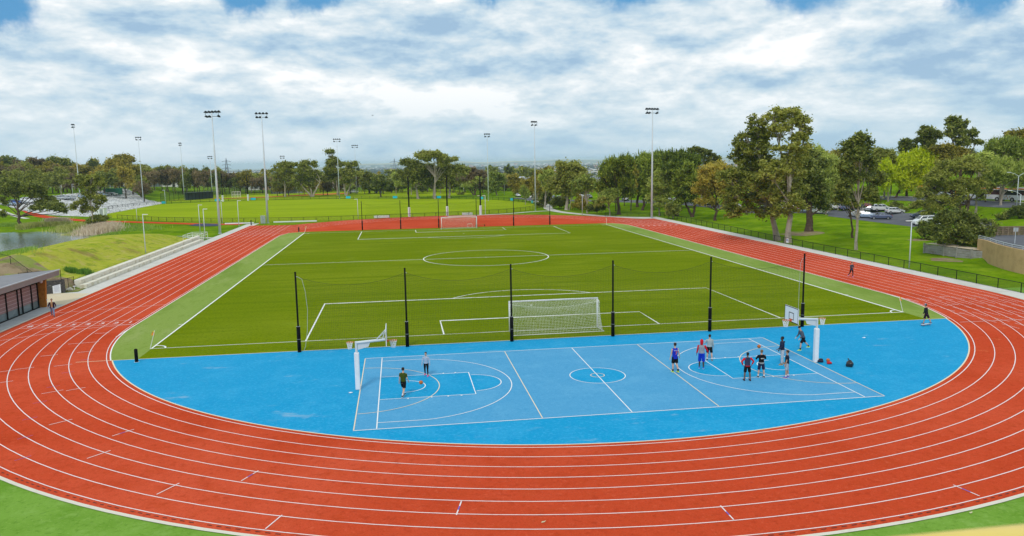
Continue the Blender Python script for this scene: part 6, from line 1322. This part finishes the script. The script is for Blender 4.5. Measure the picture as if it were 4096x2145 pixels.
# ---- prototypes copied through the distance
def proto(style,leafm,bark,seed,n,size,clump,lob,w_=10.,h=10.,tr=.3,forks=1):
    rng=np.random.default_rng(seed);L=[]
    for i in range(lob):
        if style=='gum':
            z=rng.uniform(.42,.92)*h;a=rng.uniform(0,6.28);r=w_*.5*rng.uniform(.1,.72)*(1-.3*abs(z/h-.6));s=w_*rng.uniform(.15,.24);L.append((r*math.cos(a),r*math.sin(a),z,s,s,s*.62))
        elif style=='dense':
            z=rng.uniform(.36,.84)*h;a=rng.uniform(0,6.28);r=w_*.5*rng.uniform(0,.55)*(1-.6*max(0,z/h-.55));s=w_*rng.uniform(.2,.3);L.append((r*math.cos(a),r*math.sin(a),z,s,s,s*.8))
        else:
            z=rng.uniform(.15,.75)*h;a=rng.uniform(0,6.28);r=w_*.5*rng.uniform(0,.6);s=w_*rng.uniform(.2,.3);L.append((r*math.cos(a),r*math.sin(a),z,s,s,h*.25))
    return make_tree(L,h*.3,tr,seed,n,size,clump,bark,leafm,True,'gum',forks)
PR={}
for nm,st,lm,bk,n,sz,cl,lo in (('gumA','gum',L_gum,M_bark,3600,.42,.85,11),('gumB','gum',L_rust,M_bark,3600,.42,.85,12),('gumC','gum',L_dark,M_barkd,3600,.42,.85,11),('gumD','gum',L_brown,M_barkd,3400,.40,.85,12),
    ('denA','dense',L_gum,M_barkd,4200,.42,.9,9),('denB','dense',L_dark,M_barkd,4200,.42,.9,9),('denC','dense',L_brown,M_barkd,4200,.40,.9,9),('denD','dense',L_rust,M_barkd,4200,.42,.9,10),('denE','dense',L_pale,M_bark,4000,.42,.9,9),
    ('farA','dense',L_dark,M_barkd,420,1.15,1.4,6),('farB','dense',L_gum,M_barkd,420,1.15,1.4,6),('farC','gum',L_rust,M_barkd,380,1.1,1.3,7)):
    PR[nm]=[proto(st,lm,bk,500+i*31+len(nm)*7+sum(map(ord,nm)),n,sz,cl,lo) for i in range(3 if nm[:3]!='far' else 2)]
def place(nm,x,y,hgt,wid,label,group,kind='gum_tree'):
    tm,cm=rnd.choice(PR[nm]);t_=empty(kind,(x,y,float(H(x,y))),rnd.uniform(0,6.28),label,'tree',group);t_.scale=(wid/10,wid/10,hgt/10);link('trunk',tm,t_);link('crown',cm,t_)
def row(x0,x1,n,topf,Y0,Y1,wpx,names,label,group,kind='gum_tree',jit=12):
    for i in range(n):
        px_=x0+(x1-x0)*(i+.5)/n+rnd.uniform(-.4,.4)*(x1-x0)/n;Yd=rnd.uniform(Y0,Y1);tp=topf(px_)+rnd.uniform(-jit*.4,jit)
        p=at(px_,tp,Yd);g_=float(H(p[0],Yd));dist=np.dot(p-CAM,RM[2]);hgt=p[2]-g_;w_=wpx*rnd.uniform(.8,1.25)*dist/FPX
        if hgt<2: continue
        place(rnd.choice(names),p[0],Yd,hgt*1.06,w_,label,group,kind)
itp=lambda xs_,ys_:(lambda x:float(np.interp(x,xs_,ys_)))
GA='trees of the dense forest behind the left car park'
lt=itp([-100,0,40,90,140,200,260,310,360,420,490,520,560,600],[628,626,640,628,640,632,630,650,655,632,620,640,664,668])
row(-60,570,17,lt,335,365,100,['gumA','gumB','gumC','gumD'],'tall brown green gum on the skyline of the left forest',GA)
row(-60,600,19,lambda x:lt(x)+26,300,330,95,['denA','denD','denC','gumB'],'brown green tree in the middle of the left forest',GA,jit=16)
row(-60,600,17,lambda x:lt(x)+50,272,296,85,['denC','denD','denA','denB'],'shadowy tree at the front edge of the left forest',GA,jit=16)
row(-40,250,6,lambda x:690,235,262,70,['denA','gumA','denB'],'loose olive tree behind the left car park cars','loose trees behind the left car park')
lt2=itp([560,700,760,860,900,1000,1080,1120],[664,664,675,672,680,692,695,700])
row(560,1110,19,lt2,345,385,66,['gumA','gumC','gumD','denD'],'flat topped gum in the row behind the baseball field','gums behind the baseball field')
row(600,1110,19,lambda x:lt2(x)+16,338,350,58,['denC','denB','gumD','denC'],'dusky brown tree directly behind the baseball netting','dusky trees behind the baseball netting',jit=10)
row(1080,1540,22,lambda x:698,322,360,54,['denC','denB','denA','gumD'],'dark tree filling the row behind the middle gums','dark trees behind the middle gums',jit=14)
row(1080,2160,34,lambda x:728,292,312,62,['denA','denB','denD','denC','denE'],'low bushy tree at the foot of the gums beyond the oval','low trees at the foot of the gums',jit=14)
row(1560,2140,24,itp([1560,1700,1850,1950,2060,2140],[690,680,680,690,712,705]),275,330,62,['denA','denC','denB','gumD','denE'],'dull green tree filling the row behind the umbrella gum','trees behind the umbrella gum',jit=16)
row(2090,2420,9,itp([2090,2200,2300,2420],[735,705,735,720]),165,215,60,['denA','denD','denE','gumB'],'olive tree behind the broad dark gum','olive trees behind the broad dark gum')
row(2420,2960,17,itp([2420,2600,2750,2900,2960],[655,655,668,668,672]),135,170,75,['denA','denB','denD'],'dark tree behind the she oak row','dark trees behind the she oak row')
row(2900,3480,12,itp([2900,3100,3260,3350,3500,3580,3700],[665,640,640,622,604,625,618]),128,160,80,['denA','denB','denD','denC','denE'],'dark tree in the belt behind the right car park','trees in the belt behind the right car park')
row(3440,4200,16,itp([3440,3500,3560,3700,3900,4000,4200],[610,606,618,606,590,580,575]),150,175,100,['denB','denD','denC','denA'],'dark tree on the hill behind the upper road','dark trees on the hill behind the upper road')
row(3000,3420,6,lambda x:715,105,125,85,['denE','denA','denD'],'leafy tree between the giant gums and the car park','leafy trees behind the giant gums')
row(3940,4160,4,lambda x:655,92,105,85,['denE','denD','denA'],'olive green tree behind the upper road','olive trees behind the upper road')
# ------------------------------------------------------------------ reeds and rough grass (nobody could count them)
def blades(name,label,regions,cols,h,n,w_=.05,cat='reeds'):
    rng=np.random.default_rng(hash(name)%1000 if False else len(name)*13);V=[];mt=leafmat(name+'_blade',*cols,tr=.3)
    for (kz,x0,y0,x1,y1,ww) in regions:
        a=hit(*Z(kz,x0,y0));b=hit(*Z(kz,x1,y1))
        for i in range(n):
            u=rng.random();p=a*(1-u)+b*u;p=p[:2]+rng.normal(size=2)*ww;z=float(H(p[0],p[1]));hh=h*rng.uniform(.5,1.2);an=rng.uniform(0,3.14);dx,dy=math.cos(an)*w_,math.sin(an)*w_;lx,ly=rng.normal(size=2)*.25*h
            V+=[(p[0]-dx,p[1]-dy,z-.05),(p[0]+dx,p[1]+dy,z-.05),(p[0]+lx+dx*.3,p[1]+ly+dy*.3,z+hh),(p[0]+lx-dx*.3,p[1]+ly-dy*.3,z+hh)]
    V=np.array(V);me=bpy.data.meshes.new(name);fastmesh(me,V,np.arange(len(V)).reshape(-1,4));me.materials.append(mt);o=link(name,me);tag(o,label,cat,kind='stuff')
blades('dry_reeds','dry straw coloured reeds on the right bank of the pond',[('p',1250,1300,1650,1230,1.5),('p',1350,1240,1640,1180,1.4),('p',760,1120,960,1110,.8)],((.46,.36,.22),(.66,.54,.38),(.82,.72,.56)),1.5,3000,.07)
blades('pond_reeds','green and yellow reeds around the pond',[('p',430,1150,1000,1135,.9),('p',1000,1200,1350,1150,1.8),('p',1000,1330,1250,1300,1.0),('p',350,1185,430,1160,.6)],((.24,.30,.05),(.48,.50,.12),(.66,.62,.28)),1.0,2800,.06)
blades('rough_grass','long green grass on the bank between pond and jogging path',[('p',1600,1180,2150,1200,2.5),('e',900,60,1450,20,1.6),('e',0,330,500,190,1.2),('e',620,170,1150,100,.7),('p',0,1130,300,1140,1.6),('e',0,300,250,290,1.)],((.13,.27,.02),(.24,.40,.04),(.38,.50,.07)),.6,2600,.05,'grass')
blades('weeds','clumps of green weeds at the edge of the bare earth',[('e',820,500,890,485,.35),('e',700,480,740,478,.25)],((.08,.20,.02),(.14,.30,.03),(.22,.38,.05)),.55,900,.05,'weeds')
# rocks on the gravel bank
rng=np.random.default_rng(5);mb=MB();ic=[(1,0,0),(0,1,0),(-1,0,0),(0,-1,0),(0,0,1)]
for i in range(2600):
    u,v=rng.random(2);a=np.array([-100.5,176.])*(1-u)+np.array([-102,252.])*u;b=np.array([-139,205.])*(1-u)+np.array([-148,345.])*u;p=a*(1-v)+b*v;z=float(H(*p));s=rng.uniform(.25,.75);r=rng.uniform(0,3)
    P=[(p[0]+s*(x*math.cos(r)-y*math.sin(r))*rng.uniform(.6,1.1),p[1]+s*(x*math.sin(r)+y*math.cos(r))*rng.uniform(.6,1.1),z+.05+s*.6*zz_) for x,y,zz_ in ic];mb.add(P,[(0,1,4),(1,2,4),(2,3,4),(3,0,4)])
tag(mb.build('bank_rocks',M_rock),'pale broken rocks covering the bank left of the oval','rocks',kind='stuff')
# ------------------------------------------------------------------ far suburbs
M_roofs=[mat('roof_terracotta',(.48,.15,.07),.8),mat('roof_slate',(.22,.24,.28),.7),mat('roof_pale',(.50,.52,.54),.7),mat('roof_brown',(.20,.13,.10),.8)]
M_wls=[mat('render_cream',(.60,.55,.45),.8),mat('render_white',(.74,.73,.70),.8),mat('brick_tan',(.40,.26,.17),.85)]
HM={}
def house_mesh(r,w_):
    if (r,w_) in HM: return HM[(r,w_)]
    m=MB();m.box((0,0,1.4),(12,9,2.8));wl=m.mesh('wall',M_wls[w_])
    m=MB();m.add([(-6.6,-5.1,2.75),(6.6,-5.1,2.75),(6.6,5.1,2.75),(-6.6,5.1,2.75),(-2.6,0,5.2),(2.6,0,5.2)],[(0,1,5,4),(2,3,4,5),(1,2,5),(3,0,4),(3,2,1,0)]);rf=m.mesh('roof',M_roofs[r])
    m=MB();[m.box((x,-4.52,1.5),(1.6,.05,1.2)) for x in (-4,-1.4,3.6)];m.box((1.2,-4.52,1.05),(.95,.05,2.1));wn=m.mesh('windows',M_glass)
    HM[(r,w_)]=(wl,rf,wn);return HM[(r,w_)]
def house(x,y,rz,r,w_,label,group):
    t_=empty('house',(x,y,float(H(x,y))),rz,label,'house',group)
    for nm_,me_ in zip(('wall','roof','windows'),house_mesh(r,w_)): link(nm_,me_,t_)
for X0,Y0,Yd,r,w_,l in ((1035,702,430,1,1,'grey roofed house left of the second tall mast, beyond the trees'),(1062,706,440,2,1,'pale grey roofed house beside the grey roofed one beyond the trees'),(1113,696,450,0,0,'orange roofed house right of the second tall mast'),(1090,703,425,0,2,'second orange roofed house right of the second tall mast'),(700,735,400,2,1,'long pale building behind the left floodlight mast'),(2080,735,380,2,1,'pale grey roofed house right of the white mast'),(2010,745,372,3,0,'brown roofed house behind the oval right end'),(2110,760,350,1,1,'slate roofed house behind the trees at the right end of the oval'),(1852,705,400,3,1,'brown roofed house behind the umbrella gum')):
    p=at(X0,Y0,Yd);house(p[0],Yd,rnd.uniform(-.4,.4),r,w_,l,None)
for i in range(110):
    px_=rnd.uniform(900,2500);Yd=rnd.uniform(420,1500) if i%2 else rnd.uniform(520,2400);p=at(px_,690,Yd);house(p[0],Yd,rnd.choice([0,1.57])+rnd.uniform(-.4,.4),rnd.choice([0,1,1,2,3]),rnd.randrange(3),'small far house among the trees of the valley suburb','far houses of the valley suburb')
for i in range(230):
    px_=rnd.uniform(950,2480);Yd=420*math.exp(rnd.uniform(0,1.9));p=at(px_,690,Yd);place(rnd.choice(['farA','farA','farB','farC']),p[0],Yd,rnd.uniform(7,15),rnd.uniform(8,14),'dark small looking tree of the valley suburb','trees of the valley suburb','suburb_tree')
# beyond what one could count: woodland and buildings of the plain
rng=np.random.default_rng(77);N=26000
az=rng.uniform(-.42,.55,N);dd=2600*np.exp(rng.uniform(-.75,1.35,N));xx=-12+dd*np.sin(az);yy=-61+dd*np.cos(az)
cls=np.sin(xx*.0021+1)*np.sin(yy*.0017)+.5*np.sin(xx*.0067)*np.sin(yy*.0053+2);keep=cls+rng.normal(size=N)*.5>-.1;xx,yy,dd=xx[keep],yy[keep],dd[keep];zz_=H(xx,yy);n=len(xx)
s=rng.uniform(5,11,n)*(1+dd/9000);hh=s*rng.uniform(.75,1.1,n)
o5=np.array([(1,0,.5),(0,1,.45),(-1,0,.55),(0,-1,.5),(.15,.1,1.),(.6,.6,-.1),(-.6,.6,-.1),(-.6,-.6,-.1),(.6,-.6,-.1)])
V=np.stack([xx[:,None]+o5[None,:,0]*s[:,None]*rng.uniform(.7,1.2,(n,9)),yy[:,None]+o5[None,:,1]*s[:,None],zz_[:,None]+o5[None,:,2]*hh[:,None]*rng.uniform(.8,1.15,(n,9))],-1).reshape(-1,3)
F=np.array([(0,1,4),(1,2,4),(2,3,4),(3,0,4),(5,1,0),(6,2,1),(7,3,2),(8,0,3)]);Q=(np.arange(n)[:,None,None]*9+F[None]).reshape(-1,3)
me=bpy.data.meshes.new('far_woodland');fastmesh(me,V,Q);me.materials.append(mat('far_foliage',(.035,.05,.022),.9,var=.5,vscale=.02));tag(link('far_woodland',me),'far woodland scattered over the plain','woodland',kind='stuff')
N=5200;az=rng.uniform(-.42,.5,N);dd=2300*np.exp(rng.uniform(-.3,1.55,N));xx=-12+dd*np.sin(az);yy=-61+dd*np.cos(az);k_=np.sin(xx*.0013+2)*np.sin(yy*.0011+1)+rng.normal(size=N)*.4>0;xx,yy,dd=xx[k_],yy[k_],dd[k_];zz_=H(xx,yy)
mb=MB()
for i in range(len(xx)):
    mb.cur=int(rng.integers(0,4));w1=rng.uniform(10,30)*(1+dd[i]/7000);mb.box((xx[i],yy[i],zz_[i]+3+(dd[i]/1800)),(w1,rng.uniform(9,18),6+dd[i]/900),rng.uniform(0,3.1))
mb.build('distant_suburb',[M_wls[1],M_wls[0],M_roofs[2],M_roofs[0]]).update_tag();o=bpy.data.objects['distant_suburb'];tag(o,'distant roofs and sheds of the suburbs on the plain','suburb',kind='stuff')
# lattice pylons
def pylon(px_,ytop,Yd,label):
    p=at(px_,ytop,Yd);g_=float(H(p[0],Yd));hh=p[2]-g_;t_=empty('electricity_pylon',(p[0],Yd,g_),0,label,'pylon','electricity pylons on the horizon');m=MB();B=hh*.11
    for sx in (-1,1):
        for sy in (-1,1): m.tube([(sx*B,sy*B,0),(sx*B*.28,sy*B*.28,hh*.7),(0,0,hh)],hh*.008,4)
    for i in range(8):
        z0_,z1_=hh*.7*i/8,hh*.7*(i+1)/8;w0=B*(1-.72*i/8);w1=B*(1-.72*(i+1)/8)
        for s in (-1,1): m.tube([(-w0,s*w0,z0_),(w1,s*w1,z1_)],hh*.005,4);m.tube([(w0,s*w0,z0_),(-w1,s*w1,z1_)],hh*.005,4)
    for z_ in (.66,.77,.88): m.tube([(-hh*.14,0,hh*z_),(0,0,hh*z_+hh*.03),(hh*.14,0,hh*z_)],hh*.007,4)
    m.build('lattice',mat('pylon_steel',(.22,.26,.30),.6),t_)
pylon(1577,634,1150,'lattice pylon on the horizon left of the umbrella gum');pylon(904,632,1400,'lattice pylon just right of the first tall mast');pylon(953,676,2200,'small lattice pylon between the two tall left masts')
# ------------------------------------------------------------------ haze
m=MB();m.box((0,9700,-29),(39600,20700,150));hz_=bpy.data.materials.new('haze_air');hz_.use_nodes=True;t=hz_.node_tree;t.nodes.clear();k=NT(t)
v_=k.n('ShaderNodeVolumePrincipled',{'Color':(.66,.86,1.,1),'Density':.0001,'Anisotropy':.1});o_=k.n('ShaderNodeOutputMaterial');t.links.new(v_.outputs[0],o_.inputs['Volume'])
hz=m.build('haze',hz_);tag(hz,kind='stuff',label='pale blue air thickening towards the horizon',cat='haze')
